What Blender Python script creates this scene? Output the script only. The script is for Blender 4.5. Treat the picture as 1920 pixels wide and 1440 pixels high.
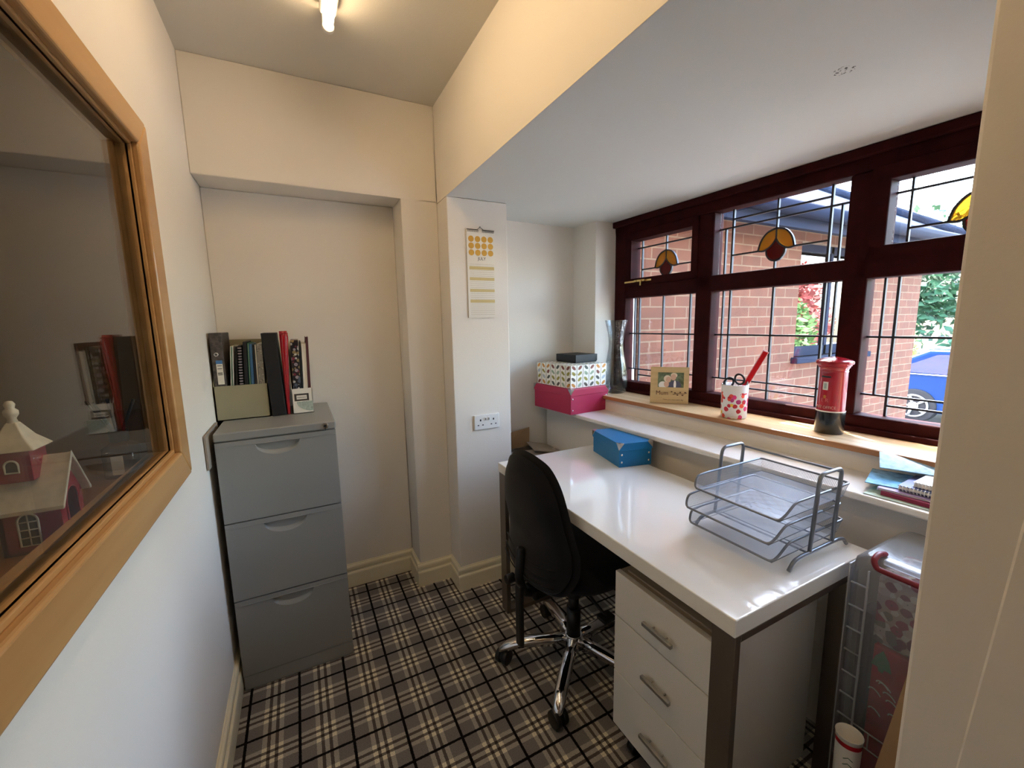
import bpy, bmesh, math, random
from mathutils import Vector, Matrix
PI = math.pi
random.seed(7)
for o in list(bpy.data.objects): bpy.data.objects.remove(o)
SC = bpy.context.scene
COL = SC.collection

# ------------------------------------------------------------------ camera
cd = bpy.data.cameras.new('camera'); cam = bpy.data.objects.new('camera', cd); COL.objects.link(cam)
cd.sensor_width = 36.0; cd.sensor_fit = 'HORIZONTAL'; cd.lens = 778.9865/1920*36; cd.clip_start = .02; cd.clip_end = 300
_y, _p, _r = math.radians(-27.1175), math.radians(-8.2989), math.radians(-1.1075)
_f = Vector((-math.sin(_y)*math.cos(_p), math.cos(_y)*math.cos(_p), math.sin(_p)))
_rt = Vector((math.cos(_y), math.sin(_y), 0)); _up = _rt.cross(_f)
_R = _rt*math.cos(_r)+_up*math.sin(_r); _U = -_rt*math.sin(_r)+_up*math.cos(_r)
mw = Matrix.Identity(4)
for i in range(3): mw[i][0] = _R[i]; mw[i][1] = _U[i]; mw[i][2] = -_f[i]
mw[0][3], mw[1][3], mw[2][3] = .3114, 0, 1.3783
cam.matrix_world = mw
SC.camera = cam

# ------------------------------------------------------------------ view, world, sun
vs = SC.view_settings
vs.view_transform = 'Standard'; vs.look = 'None'; vs.gamma = 1; vs.use_curve_mapping = False
vs.exposure = 0.32
SKY_STRENGTH = 3.8
SUN_STRENGTH = 40.0
TUBE_STRENGTH = 18.5
SUN_ELEV = math.radians(57.5)
SUN_DIR = Vector((.42*math.cos(SUN_ELEV), .9075*math.cos(SUN_ELEV), math.sin(SUN_ELEV))).normalized()   # towards the sun
w = bpy.data.worlds.new('world'); SC.world = w; w.use_nodes = True
nt = w.node_tree; nt.nodes.clear()
sky = nt.nodes.new('ShaderNodeTexSky'); sky.sky_type = 'NISHITA'; sky.sun_disc = False
sky.sun_elevation = SUN_ELEV; sky.sun_rotation = math.atan2(SUN_DIR.x, SUN_DIR.y); sky.dust_density = 3.0; sky.air_density = 1.2
bg = nt.nodes.new('ShaderNodeBackground'); bg.inputs[1].default_value = SKY_STRENGTH
wo = nt.nodes.new('ShaderNodeOutputWorld')
nt.links.new(sky.outputs[0], bg.inputs[0]); nt.links.new(bg.outputs[0], wo.inputs[0])
sl = bpy.data.lights.new('sun', 'SUN'); sl.energy = SUN_STRENGTH; sl.angle = math.radians(.53); sl.color = (1, .97, .93)
so = bpy.data.objects.new('sun', sl); COL.objects.link(so); so.location = (6, 9, 12)
so.rotation_euler = (-SUN_DIR).to_track_quat('-Z', 'Y').to_euler()

# window frame of reference: s along the wall from the far corner, off outwards, z up
AW = .0511; LW = math.hypot(1, AW)
WM = Matrix(((AW/LW, 1/LW, 0, 2.0932), (-1/LW, AW/LW, 0, 2.0321), (0, 0, 1, 0), (0, 0, 0, 1)))
pd = bpy.data.lights.new('window_portal', 'AREA'); pd.shape = 'RECTANGLE'; pd.size = 1.8; pd.size_y = 1.0
pd.cycles.is_portal = True
po = bpy.data.objects.new('window_portal', pd); COL.objects.link(po)
_n = (WM.to_3x3() @ Vector((0, 1, 0)))
po.matrix_world = Matrix.Translation(WM @ Vector((.915, .07, 1.45))) @ (_n).to_track_quat('Z', 'Y').to_matrix().to_4x4()

# ------------------------------------------------------------------ colour and materials
def lin(c):
    def f(v):
        v /= 255.0
        return v/12.92 if v <= .04045 else ((v+.055)/1.055)**2.4
    return (f(c[0]), f(c[1]), f(c[2]), 1)
class NT:
    def __init__(s, name):
        s.m = bpy.data.materials.new(name); s.m.use_nodes = True; s.t = s.m.node_tree
        s.b = s.t.nodes['Principled BSDF']; s.o = s.t.nodes['Material Output']
    def n(s, typ, **k):
        nd = s.t.nodes.new(typ)
        for a, v in k.items(): setattr(nd, a, v)
        return nd
    def l(s, a, b): s.t.links.new(a, b)
    def math(s, op, a, b=None, c=None):
        nd = s.n('ShaderNodeMath', operation=op)
        for i, v in enumerate((a, b, c)):
            if v is None: continue
            if isinstance(v, (int, float)): nd.inputs[i].default_value = v
            else: s.l(v, nd.inputs[i])
        return nd.outputs[0]
    def mix(s, f, a, b, typ='MIX'):
        nd = s.n('ShaderNodeMix', data_type='RGBA', blend_type=typ)
        for i, v in ((0, f), (6, a), (7, b)):
            if isinstance(v, (int, float, tuple)): nd.inputs[i].default_value = v
            else: s.l(v, nd.inputs[i])
        return nd.outputs[2]
    def obj(s):
        if not hasattr(s, 'tc'): s.tc = s.n('ShaderNodeTexCoord')
        return s.tc.outputs['Object']
    def xyz(s):
        sp = s.n('ShaderNodeSeparateXYZ'); s.l(s.obj(), sp.inputs[0]); return sp.outputs
    def noise(s, scale, detail=3, vec=None):
        nd = s.n('ShaderNodeTexNoise'); nd.inputs['Scale'].default_value = scale; nd.inputs['Detail'].default_value = detail
        s.l(vec if vec is not None else s.obj(), nd.inputs['Vector']); return nd.outputs['Fac']
    def ramp(s, fac, stops, interp='LINEAR'):
        nd = s.n('ShaderNodeValToRGB'); r = nd.color_ramp; r.interpolation = interp
        while len(r.elements) < len(stops): r.elements.new(.5)
        for e, (p, c) in zip(r.elements, stops): e.position = p; e.color = c
        s.l(fac, nd.inputs[0]); return nd.outputs[0]
    def bump(s, h, strength=.2, dist=.002):
        nd = s.n('ShaderNodeBump'); nd.inputs['Strength'].default_value = strength; nd.inputs['Distance'].default_value = dist
        s.l(h, nd.inputs['Height']); s.l(nd.outputs[0], s.b.inputs['Normal'])
def mat(name, c, rough=.5, metal=0, coat=0, var=0, vs=8, bump=0, bs=60, bd=.001, spec=.5, sheen=0):
    N = NT(name); b = N.b
    col = lin(c)
    b.inputs['Base Color'].default_value = col; b.inputs['Roughness'].default_value = rough; b.inputs['Metallic'].default_value = metal
    b.inputs['Coat Weight'].default_value = coat; b.inputs['Coat Roughness'].default_value = .06
    b.inputs['Specular IOR Level'].default_value = spec; b.inputs['Sheen Weight'].default_value = sheen
    if var:
        d = tuple(v*(1-var) for v in col[:3])+(1,); u = tuple(min(1, v*(1+var)) for v in col[:3])+(1,)
        N.l(N.ramp(N.noise(vs), [(.3, d), (.7, u)]), b.inputs['Base Color'])
    if bump: N.bump(N.noise(bs, 4), bump, bd)
    return N.m
def wood(name, c1, c2, axis=1, scale=14, rough=.4, coat=0):
    N = NT(name)
    mp = N.n('ShaderNodeMapping'); N.l(N.obj(), mp.inputs[0])
    sc = [scale*3]*3; sc[axis] = scale*.16; mp.inputs['Scale'].default_value = sc
    n = N.noise(1.0, 6, mp.outputs[0])
    N.l(N.ramp(n, [(.35, lin(c1)), (.65, lin(c2))]), N.b.inputs['Base Color'])
    N.b.inputs['Roughness'].default_value = rough; N.b.inputs['Coat Weight'].default_value = coat
    N.bump(n, .12, .001)
    return N.m
M = {}
def wallpaint(name, c):
    N = NT(name); N.b.inputs['Roughness'].default_value = .85; col = lin(c)
    N.l(N.ramp(N.noise(2.2, 2), [(.3, tuple(v*.97 for v in col[:3])+(1,)), (.7, col)]), N.b.inputs['Base Color'])
    N.bump(N.noise(140, 5), .25, .0012); return N.m
M['wall'] = wallpaint('wall_paint', (238, 231, 219))
M['ceil'] = wallpaint('ceiling_paint', (222, 218, 208))
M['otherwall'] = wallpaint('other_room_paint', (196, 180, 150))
# bay soffit with one small scuff
N = NT('bay_soffit_paint'); N.b.inputs['Roughness'].default_value = .85
vd = N.n('ShaderNodeVectorMath', operation='DISTANCE'); N.l(N.obj(), vd.inputs[0]); vd.inputs[1].default_value = (1.53, .602, 1.9625)
near = N.math('LESS_THAN', vd.outputs['Value'], .022); spots = N.math('GREATER_THAN', N.noise(170, 3), .56)
N.l(N.mix(N.math('MULTIPLY', near, spots), lin((221, 220, 212)), lin((110, 105, 96))), N.b.inputs['Base Color'])
N.bump(N.noise(140, 5), .2, .001); M['soffit'] = N.m
M['skirt'] = mat('skirting_cream', (240, 230, 200), .4)
M['white_gloss_trim'] = mat('shelf_white', (236, 232, 224), .25, coat=.3)
M['oak'] = wood('oak_sill', (196, 160, 112), (222, 190, 144), 1, 10, .35, .3)
M['oak_edge'] = wood('oak_sill_edge', (150, 98, 52), (178, 122, 70), 1, 10, .4, .2)
M['pine'] = wood('pine_frame', (184, 138, 84), (202, 158, 102), 1, 5, .38, .25)
M['pine_sill'] = wood('pine_sill', (150, 100, 58), (172, 120, 72), 1, 5, .38, .25)
M['mahogany'] = wood('mahogany_frame', (46, 15, 15), (56, 19, 18), 0, 6, .6, .0)
M['mahogany'].node_tree.nodes['Principled BSDF'].inputs['Specular IOR Level'].default_value = .06
M['lead'] = mat('lead_came', (52, 52, 56), .5, .3)
def glass(name, tint=(1, 1, 1, 1), gloss=1.6, rough=0.0, dirt=0.0):
    N = NT(name); t = N.t; t.nodes.remove(N.b)
    tr = N.n('ShaderNodeBsdfTransparent'); tr.inputs[0].default_value = tint
    gl = N.n('ShaderNodeBsdfGlossy'); gl.inputs['Roughness'].default_value = rough
    lw = N.n('ShaderNodeLayerWeight'); lw.inputs[0].default_value = .5     # Schlick reflectance, the same on both faces of the pane
    sch = N.math('MULTIPLY_ADD', N.math('POWER', lw.outputs['Facing'], 5), .96, .04)
    mx = N.n('ShaderNodeMixShader')
    N.l(N.math('MINIMUM', N.math('MULTIPLY', sch, gloss), 1.0), mx.inputs[0])
    N.l(tr.outputs[0], mx.inputs[1]); N.l(gl.outputs[0], mx.inputs[2])
    out = mx.outputs[0]
    if dirt:
        df = N.n('ShaderNodeBsdfDiffuse'); df.inputs[0].default_value = (.8, .8, .8, 1)
        m2 = N.n('ShaderNodeMixShader'); m2.inputs[0].default_value = dirt
        N.l(out, m2.inputs[1]); N.l(df.outputs[0], m2.inputs[2]); out = m2.outputs[0]
    N.l(out, N.o.inputs[0]); return N.m
M['glass'] = glass('window_glass', (.98, .985, .985, 1), .9)
M['glass_in'] = glass('internal_glass', (.96, .96, .95, 1), 1.0)
M['clear'] = glass('clear_glass', (.95, .965, .965, 1), 1.0)
M['amber'] = glass('amber_glass', (.62, .40, .09, 1), .8, .1, .30)
M['ruby'] = glass('ruby_glass', (.22, .015, .02, 1), .8, .1, .12)
def dirtcol(m, c):
    for n in m.node_tree.nodes:
        if n.type == 'BSDF_DIFFUSE': n.inputs[0].default_value = c
dirtcol(M['amber'], (.75, .42, .05, 1)); dirtcol(M['ruby'], (.4, .01, .015, 1))
M['plastic'] = glass('translucent_plastic', (.80, .82, .85, 1), 1.0, .15, .30)
dirtcol(M['plastic'], (.5, .53, .57, 1))
M['plastic_rib'] = glass('translucent_plastic_rib', (.8, .82, .85, 1), 1.0, .15, .28)

# tartan carpet
N = NT('tartan_carpet'); N.b.inputs['Roughness'].default_value = 1; N.b.inputs['Specular IOR Level'].default_value = .1
wn = N.n('ShaderNodeTexNoise'); wn.inputs['Scale'].default_value = 260; wn.inputs['Detail'].default_value = 2; N.l(N.obj(), wn.inputs['Vector'])
va = N.n('ShaderNodeVectorMath', operation='MULTIPLY_ADD'); N.l(wn.outputs['Color'], va.inputs[0]); va.inputs[1].default_value = (.004, .004, 0)
vb = N.n('ShaderNodeVectorMath', operation='SUBTRACT'); N.l(N.obj(), vb.inputs[0]); vb.inputs[1].default_value = (.002, .002, 0)
N.l(vb.outputs[0], va.inputs[2])
sp = N.n('ShaderNodeSeparateXYZ'); N.l(va.outputs[0], sp.inputs[0])
cols = []; blk = []
LT, DK, GR = (.92, .88, .77, 1), (.23, .20, .185, 1), (.47, .445, .43, 1)
for ax, off in ((0, .371), (1, 1.4935)):
    fr = N.math('FRACT', N.math('DIVIDE', N.math('SUBTRACT', sp.outputs[ax], off-16.25), .1625))
    t_ = N.math('ABSOLUTE', N.math('SUBTRACT', fr, .5))
    cols.append(N.ramp(t_, [(0, LT), (.040, DK), (.102, LT), (.195, GR)], 'CONSTANT'))
    blk.append(N.math('GREATER_THAN', t_, .472))
avg = N.mix(1.0, cols[0], cols[1], 'MULTIPLY')      # woven: light over light is the cream knot
c3 = N.mix(N.math('MAXIMUM', blk[0], blk[1]), avg, (.008, .006, .006, 1))
pile = N.noise(420, 2)
c4 = N.mix(1.0, c3, N.ramp(pile, [(.3, (.62, .62, .62, 1)), (.7, (1.25, 1.25, 1.25, 1))]), 'MULTIPLY')
N.l(c4, N.b.inputs['Base Color']); N.bump(pile, .6, .004); M['carpet'] = N.m

# brick
def brick(name, ux, c1, c2, mo):
    N = NT(name); N.b.inputs['Roughness'].default_value = .9
    x = N.xyz(); cb = N.n('ShaderNodeCombineXYZ'); N.l(x[ux], cb.inputs[0]); N.l(N.math('ADD', x[2], .033), cb.inputs[1])
    br = N.n('ShaderNodeTexBrick'); N.l(cb.outputs[0], br.inputs['Vector'])
    br.inputs['Color1'].default_value = lin(c1); br.inputs['Color2'].default_value = lin(c2); br.inputs['Mortar'].default_value = lin(mo)
    br.inputs['Scale'].default_value = 1; br.inputs['Brick Width'].default_value = .225; br.inputs['Row Height'].default_value = .075
    br.inputs['Mortar Size'].default_value = .005; br.inputs['Bias'].default_value = -.1
    vr = N.ramp(N.noise(9, 5), [(.3, (.82, .82, .82, 1)), (.7, (1.1, 1.1, 1.1, 1))])
    N.l(N.mix(1.0, br.outputs['Color'], vr, 'MULTIPLY'), N.b.inputs['Base Color'])
    N.bump(br.outputs['Fac'], .4, -.006); return N.m
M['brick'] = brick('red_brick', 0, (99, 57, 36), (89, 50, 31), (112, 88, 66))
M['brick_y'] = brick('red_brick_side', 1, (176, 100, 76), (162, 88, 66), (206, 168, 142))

# desk, metals, fabrics, boxes
M['desk'] = mat('desk_white_gloss', (248, 246, 238), .08, coat=1.0, spec=.7)
M['ped'] = mat('pedestal_white', (226, 222, 212), .3, coat=.15)
M['ped_side'] = mat('pedestal_side_gloss', (226, 222, 212), .12, coat=.4)
M['ped_top'] = mat('pedestal_top', (176, 160, 138), .4)
M['steel'] = mat('brushed_steel', (128, 118, 108), .32, .85)
M['silver'] = mat('satin_silver', (172, 170, 164), .3, .9)
M['chrome'] = mat('chrome', (225, 225, 228), .05, 1)
M['wire'] = mat('grey_wire', (128, 132, 138), .3, .6)
M['cab'] = mat('cabinet_grey', (146, 146, 142), .42, .1, bump=.04, bs=400, bd=.0004)
M['cab_gap'] = mat('cabinet_gap', (36, 35, 33), .7)
M['fabric'] = mat('black_fabric', (17, 18, 23), .95, sheen=.15, bump=.35, bs=600, bd=.0008, spec=.2)
M['plastic_black'] = mat('black_plastic', (16, 16, 18), .4, bump=.05, bs=300)
M['black'] = mat('matt_black', (12, 12, 13), .6)
M['black_card'] = mat('black_card', (20, 20, 23), .55)
M['white'] = mat('white_plastic', (236, 234, 228), .35)
M['paper'] = mat('paper_white', (236, 230, 216), .7)
M['card'] = mat('brown_card', (160, 128, 92), .85, var=.08, vs=20)
M['card_grey'] = mat('grey_card', (150, 138, 124), .85, var=.06, vs=20)
M['box_red'] = mat('pink_red_card', (178, 36, 74), .45, bump=.1, bs=300)
M['box_blue'] = mat('blue_card', (0, 112, 168), .45, bump=.1, bs=300)
M['rivet'] = mat('rivet_metal', (205, 205, 205), .2, 1)
M['khaki'] = mat('khaki_card', (156, 150, 122), .6)
M['brass'] = mat('brass', (205, 175, 110), .25, .9)
M['red'] = mat('red_paint', (172, 14, 30), .22, coat=.5)
M['red_plastic'] = mat('red_plastic', (214, 18, 30), .25, coat=.4)
M['dark_red'] = mat('dark_red', (120, 14, 30), .4)
M['black_gloss'] = mat('black_paint', (14, 14, 15), .25, coat=.4)
M['gold_ink'] = mat('gold_ink', (214, 164, 62), .5)
M['gold_band'] = mat('gold_band', (216, 194, 130), .6)
M['ink'] = mat('ink', (48, 44, 42), .7)
M['ink_line'] = mat('ink_line', (176, 160, 130), .7)
M['frame_wood'] = wood('photo_frame_wood', (190, 158, 104), (206, 176, 122), 0, 12, .55)
M['burn'] = mat('burnt_text', (86, 50, 28), .7)
M['roof'] = mat('roof_slate', (34, 42, 60), .8, spec=.1, var=.35, vs=5, bump=.5, bs=30, bd=.02)
M['fascia'] = mat('fascia_dark', (28, 34, 50), .8, spec=.1)
M['ground'] = mat('paving', (122, 124, 126), .9, var=.15, vs=2)
M['grass'] = mat('lawn', (86, 116, 52), .9, var=.3, vs=4)
def leafmat(name, c):
    N = NT(name); col = lin(c)
    N.l(N.ramp(N.noise(3, 4), [(.3, tuple(v*.55 for v in col[:3])+(1,)), (.7, tuple(min(1, v*1.35) for v in col[:3])+(1,))]), N.b.inputs['Base Color'])
    N.b.inputs['Roughness'].default_value = .6; return N.m
M['leaf_dark'] = leafmat('leaf_dark', (58, 96, 66)); M['leaf_light'] = leafmat('leaf_light', (150, 178, 78)); M['leaf_red'] = leafmat('leaf_red', (150, 70, 66))
M['leaf_mid'] = leafmat('leaf_mid', (84, 124, 62)); M['bark'] = mat('bark', (80, 62, 46), .9)
M['car'] = mat('car_blue', (0, 44, 92), .5, .0, spec=.2)
M['tyre'] = mat('tyre', (26, 26, 28), .8); M['car_glass'] = mat('car_glass', (44, 70, 104), .05, coat=.6)
# leaf pattern card box: two-leaf stem pattern in rows
def leafbox(name, cell, row):
    N = NT(name); x = N.xyz(); N.b.inputs['Roughness'].default_value = .5
    ns = N.n('ShaderNodeSeparateXYZ'); N.l(N.tc.outputs['Normal'], ns.inputs[0])
    isx = N.math('GREATER_THAN', N.math('ABSOLUTE', ns.outputs[0]), .7); isz = N.math('GREATER_THAN', N.math('ABSOLUTE', ns.outputs[2]), .7)
    def pick(f, a_, b_): return N.math('ADD', N.math('MULTIPLY', f, a_), N.math('MULTIPLY', N.math('SUBTRACT', 1.0, f), b_))
    gu = N.math('DIVIDE', pick(isx, x[1], x[0]), cell); gv = N.math('DIVIDE', pick(isz, x[1], x[2]), row)
    fu = N.math('SUBTRACT', N.math('FRACT', gu), .5); fv = N.math('SUBTRACT', N.math('FRACT', gv), .5)
    # alternate lean
    par = N.math('SUBTRACT', N.math('MULTIPLY', N.math('MODULO', N.math('FLOOR', N.math('ADD', gu, 40)), 2), 2), 1)
    lean = N.math('MULTIPLY', fv, par)
    a = N.math('ADD', N.math('MULTIPLY', fu, .8), N.math('MULTIPLY', lean, -.6))
    b_ = N.math('ADD', N.math('MULTIPLY', fv, .8), N.math('MULTIPLY', N.math('MULTIPLY', fu, par), .6))
    e = N.math('ADD', N.math('POWER', N.math('DIVIDE', N.math('ABSOLUTE', a), .22), 2), N.math('POWER', N.math('DIVIDE', N.math('ABSOLUTE', b_), .42), 2))
    inside = N.math('LESS_THAN', e, 1.0)
    cb = N.n('ShaderNodeCombineXYZ'); N.l(N.math('FLOOR', gu), cb.inputs[0]); N.l(N.math('FLOOR', gv), cb.inputs[1])
    wn = N.n('ShaderNodeTexWhiteNoise', noise_dimensions='2D'); N.l(cb.outputs[0], wn.inputs['Vector'])
    pal = N.ramp(wn.outputs['Value'], [(0, lin((84, 74, 58))), (.18, lin((178, 184, 188))), (.36, lin((128, 66, 50))), (.5, lin((150, 140, 54))), (.64, lin((72, 76, 66))), (.8, lin((196, 132, 52))), (.9, lin((150, 168, 140)))], 'CONSTANT')
    stem_ = N.math('MAXIMUM', N.math('LESS_THAN', N.math('ABSOLUTE', N.math('SUBTRACT', N.math('ABSOLUTE', fu), .48)), .02), 0)
    base = N.mix(stem_, lin((236, 232, 218)), lin((120, 112, 96)))
    N.l(N.mix(inside, base, pal), N.b.inputs['Base Color']); return N.m
M['leafx'] = leafbox('leaf_pattern', .0455, .0325)
# floral patterns: voronoi cells
def floral(name, bgc, pals, scale, thr=.42, seed=0, lo=0.0):
    N = NT(name); N.b.inputs['Roughness'].default_value = .45
    v = N.n('ShaderNodeTexVoronoi'); v.inputs['Scale'].default_value = scale; N.l(N.obj(), v.inputs['Vector'])
    d = v.outputs['Distance']; s_ = N.n('ShaderNodeSeparateColor'); N.l(v.outputs['Color'], s_.inputs[0])
    pal = N.ramp(s_.outputs[0], [(i/len(pals), lin(c)) for i, c in enumerate(pals)], 'CONSTANT')
    ins = N.math('LESS_THAN', N.math('ADD', d, N.math('MULTIPLY', N.noise(scale*3, 2), .15)), thr)
    eye = N.math('LESS_THAN', d, .09)
    c = N.mix(ins, lin(bgc), pal); c = N.mix(eye, c, lin((60, 30, 34)))
    if lo:   # keep the flowers below height lo
        x = N.xyz(); m_ = N.math('LESS_THAN', N.math('ADD', x[2], N.math('MULTIPLY', N.noise(40, 2), .03)), lo)
        c = N.mix(m_, lin(bgc), c)
    N.l(c, N.b.inputs['Base Color']); return N.m
M['floral_dark'] = floral('floral_dark', (22, 18, 24), [(196, 196, 190), (120, 40, 56), (84, 92, 104), (150, 130, 90), (160, 150, 158)], 70, .58)
M['floral_cup'] = floral('floral_cup', (238, 236, 230), [(214, 40, 60), (226, 60, 130), (235, 80, 60), (240, 200, 60), (200, 30, 50), (190, 50, 120)], 42, .52, lo=1.082)
M['marble'] = mat('marble_paper', (78, 72, 68), .6, var=.5, vs=90)
M['lace'] = floral('lace_paper', (150, 146, 138), [(200, 198, 190), (110, 108, 102)], 120, .4)
# mesh sheet: real sheet, procedural holes
N = NT('steel_mesh'); x = N.xyz(); P = .0042
a = N.math('FRACT', N.math('DIVIDE', N.math('ADD', N.math('ADD', x[0], x[1]), 10), P)); b_ = N.math('FRACT', N.math('DIVIDE', N.math('ADD', N.math('SUBTRACT', x[0], x[1]), N.math('ADD', x[2], 10)), P))
hole = N.math('MULTIPLY', N.math('GREATER_THAN', a, .24), N.math('GREATER_THAN', b_, .24))
N.b.inputs['Base Color'].default_value = lin((176, 184, 194)); N.b.inputs['Metallic'].default_value = .4; N.b.inputs['Roughness'].default_value = .35
tr = N.n('ShaderNodeBsdfTransparent'); mx = N.n('ShaderNodeMixShader'); N.l(hole, mx.inputs[0]); N.l(N.b.outputs[0], mx.inputs[1]); N.l(tr.outputs[0], mx.inputs[2]); N.l(mx.outputs[0], N.o.inputs[0])
M['mesh'] = N.m
# photograph of a couple: soft shapes only
M['skin'] = mat('photo_skin', (214, 170, 140), .5); M['hair'] = mat('photo_hair', (226, 206, 176), .5); M['suit'] = mat('photo_suit', (84, 84, 100), .5)
M['photo_bg'] = mat('photo_background', (104, 116, 84), .4, var=.5, vs=60)

# ------------------------------------------------------------------ mesh helpers
class MB:
    def __init__(s): s.bm = bmesh.new()
    def _add(s, vs, fs, X=None, smooth=False):
        if X is not None: vs = [X @ Vector(v) for v in vs]
        b = [s.bm.verts.new(v) for v in vs]
        for f in fs:
            try:
                q = s.bm.faces.new([b[i] for i in f]); q.smooth = smooth
            except ValueError: pass
        return s
    def box(s, x0, x1, y0, y1, z0, z1, X=None):
        vs = [(x, y, z) for z in (z0, z1) for y in (y0, y1) for x in (x0, x1)]
        return s._add(vs, [(0, 2, 3, 1), (4, 5, 7, 6), (0, 1, 5, 4), (2, 6, 7, 3), (0, 4, 6, 2), (1, 3, 7, 5)], X)
    def prism(s, pts, z0, z1, X=None, smooth=False):     # polygon in xy extruded in z
        n = len(pts); vs = [(p[0], p[1], z0) for p in pts]+[(p[0], p[1], z1) for p in pts]
        return s._add(vs, [tuple(reversed(range(n))), tuple(range(n, 2*n))]+[(i, (i+1) % n, n+(i+1) % n, n+i) for i in range(n)], X, smooth)
    def cyl(s, p0, p1, r, r1=None, n=20, caps=True, X=None):
        p0, p1 = Vector(p0), Vector(p1); r1 = r if r1 is None else r1
        d = (p1-p0).normalized(); u = d.orthogonal().normalized(); v = d.cross(u)
        vs = []
        for c, rr in ((p0, r), (p1, r1)):
            vs += [c+(u*math.cos(2*PI*i/n)+v*math.sin(2*PI*i/n))*rr for i in range(n)]
        if X is not None: vs = [X @ q for q in vs]
        b = [s.bm.verts.new(q) for q in vs]
        for i in range(n):
            f = s.bm.faces.new((b[i], b[(i+1) % n], b[n+(i+1) % n], b[n+i])); f.smooth = True
        if caps:
            s.bm.faces.new(list(reversed(b[:n]))); s.bm.faces.new(b[n:])
        return s
    def tube(s, pts, r, n=10, closed=False, X=None):
        pts = [Vector(p) for p in pts]; m = len(pts); rings = []; u = None
        for i, p in enumerate(pts):
            a = pts[i-1] if (i > 0 or closed) else p; c = pts[(i+1) % m] if (i < m-1 or closed) else p
            d = (c-a)
            if d.length < 1e-9: d = Vector((0, 0, 1))
            d.normalize()
            if u is None: u = d.orthogonal().normalized()
            else:
                u = (u-d*u.dot(d))
                u = u.normalized() if u.length > 1e-6 else d.orthogonal().normalized()
            v = d.cross(u); rr = r[i] if isinstance(r, (list, tuple)) else r
            rings.append([p+(u*math.cos(2*PI*k/n)+v*math.sin(2*PI*k/n))*rr for k in range(n)])
        B = [[s.bm.verts.new(X @ q if X is not None else q) for q in R_] for R_ in rings]
        for i in range(m if closed else m-1):
            A, C = B[i], B[(i+1) % m]
            for k in range(n):
                f = s.bm.faces.new((A[k], A[(k+1) % n], C[(k+1) % n], C[k])); f.smooth = True
        if not closed:
            s.bm.faces.new(list(reversed(B[0]))); s.bm.faces.new(B[-1])
        return s
    def lathe(s, prof, c=(0, 0, 0), n=40, X=None, a0=0, a1=2*PI):
        full = abs(a1-a0-2*PI) < 1e-6; k = n if full else n+1; B = []
        for r, z in prof:
            row = []
            for i in range(k):
                a = a0+(a1-a0)*i/n; q = Vector((c[0]+r*math.cos(a), c[1]+r*math.sin(a), c[2]+z))
                row.append(s.bm.verts.new(X @ q if X is not None else q))
            B.append(row)
        for j in range(len(B)-1):
            for i in range(n):
                i2 = (i+1) % k
                f = s.bm.faces.new((B[j][i], B[j][i2], B[j+1][i2], B[j+1][i])); f.smooth = True
        return s
    def poly(s, pts, X=None): return s._add(pts, [tuple(range(len(pts)))], X)
    def sphere(s, c, r, n=16, X=None, sz=(1, 1, 1)):
        prof = [(max(1e-4, r*math.sin(PI*i/n)), -r*math.cos(PI*i/n)) for i in range(n+1)]
        T = Matrix.Translation(c) @ Matrix.Diagonal((sz[0], sz[1], sz[2], 1))
        return s.lathe(prof, (0, 0, 0), n*2, (X @ T) if X is not None else T)
    def build(s, name, m, parent=None, bevel=0, seg=2, kind=None, solid=0, weld=True, smooth=None):
        if weld: bmesh.ops.remove_doubles(s.bm, verts=s.bm.verts, dist=1e-6)
        bmesh.ops.recalc_face_normals(s.bm, faces=s.bm.faces)
        me = bpy.data.meshes.new(name); s.bm.to_mesh(me); s.bm.free()
        ms = m if isinstance(m, (list, tuple)) else [m]
        for q in ms: me.materials.append(q)
        o = bpy.data.objects.new(name, me); COL.objects.link(o)
        if smooth: 
            for p in me.polygons: p.use_smooth = True
        if bevel:
            b = o.modifiers.new('bevel', 'BEVEL'); b.width = bevel; b.segments = seg; b.limit_method = 'ANGLE'; b.angle_limit = math.radians(40)
        if solid:
            q = o.modifiers.new('solid', 'SOLIDIFY'); q.thickness = solid; q.offset = 0
        if parent is not None:
            o.parent = parent; o.matrix_parent_inverse = LOC[parent.name].inverted() if parent.name in LOC and not LOCAL.get(parent.name) else Matrix.Identity(4)
        if kind: o['kind'] = kind
        return o
LOC = {}; LOCAL = {}
def thing(name, label, cat, loc=(0, 0, 0), rotz=0, group=None, local=False, kind=None, M4=None):
    o = bpy.data.objects.new(name, None); COL.objects.link(o); o.empty_display_size = .05
    X = M4 if M4 is not None else Matrix.Translation(loc) @ Matrix.Rotation(rotz, 4, 'Z')
    o.matrix_world = X; LOC[o.name] = X; LOCAL[o.name] = local
    if label: o['label'] = label
    if cat: o['category'] = cat
    if group: o['group'] = group
    if kind: o['kind'] = kind
    return o
def tag(o, label, cat, group=None):
    o['label'] = label; o['category'] = cat
    if group: o['group'] = group
    return o
def struct(name, mb, m, **k): return mb.build(name, m, kind='structure', **k)
def B(*a): return MB().box(*a)
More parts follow.
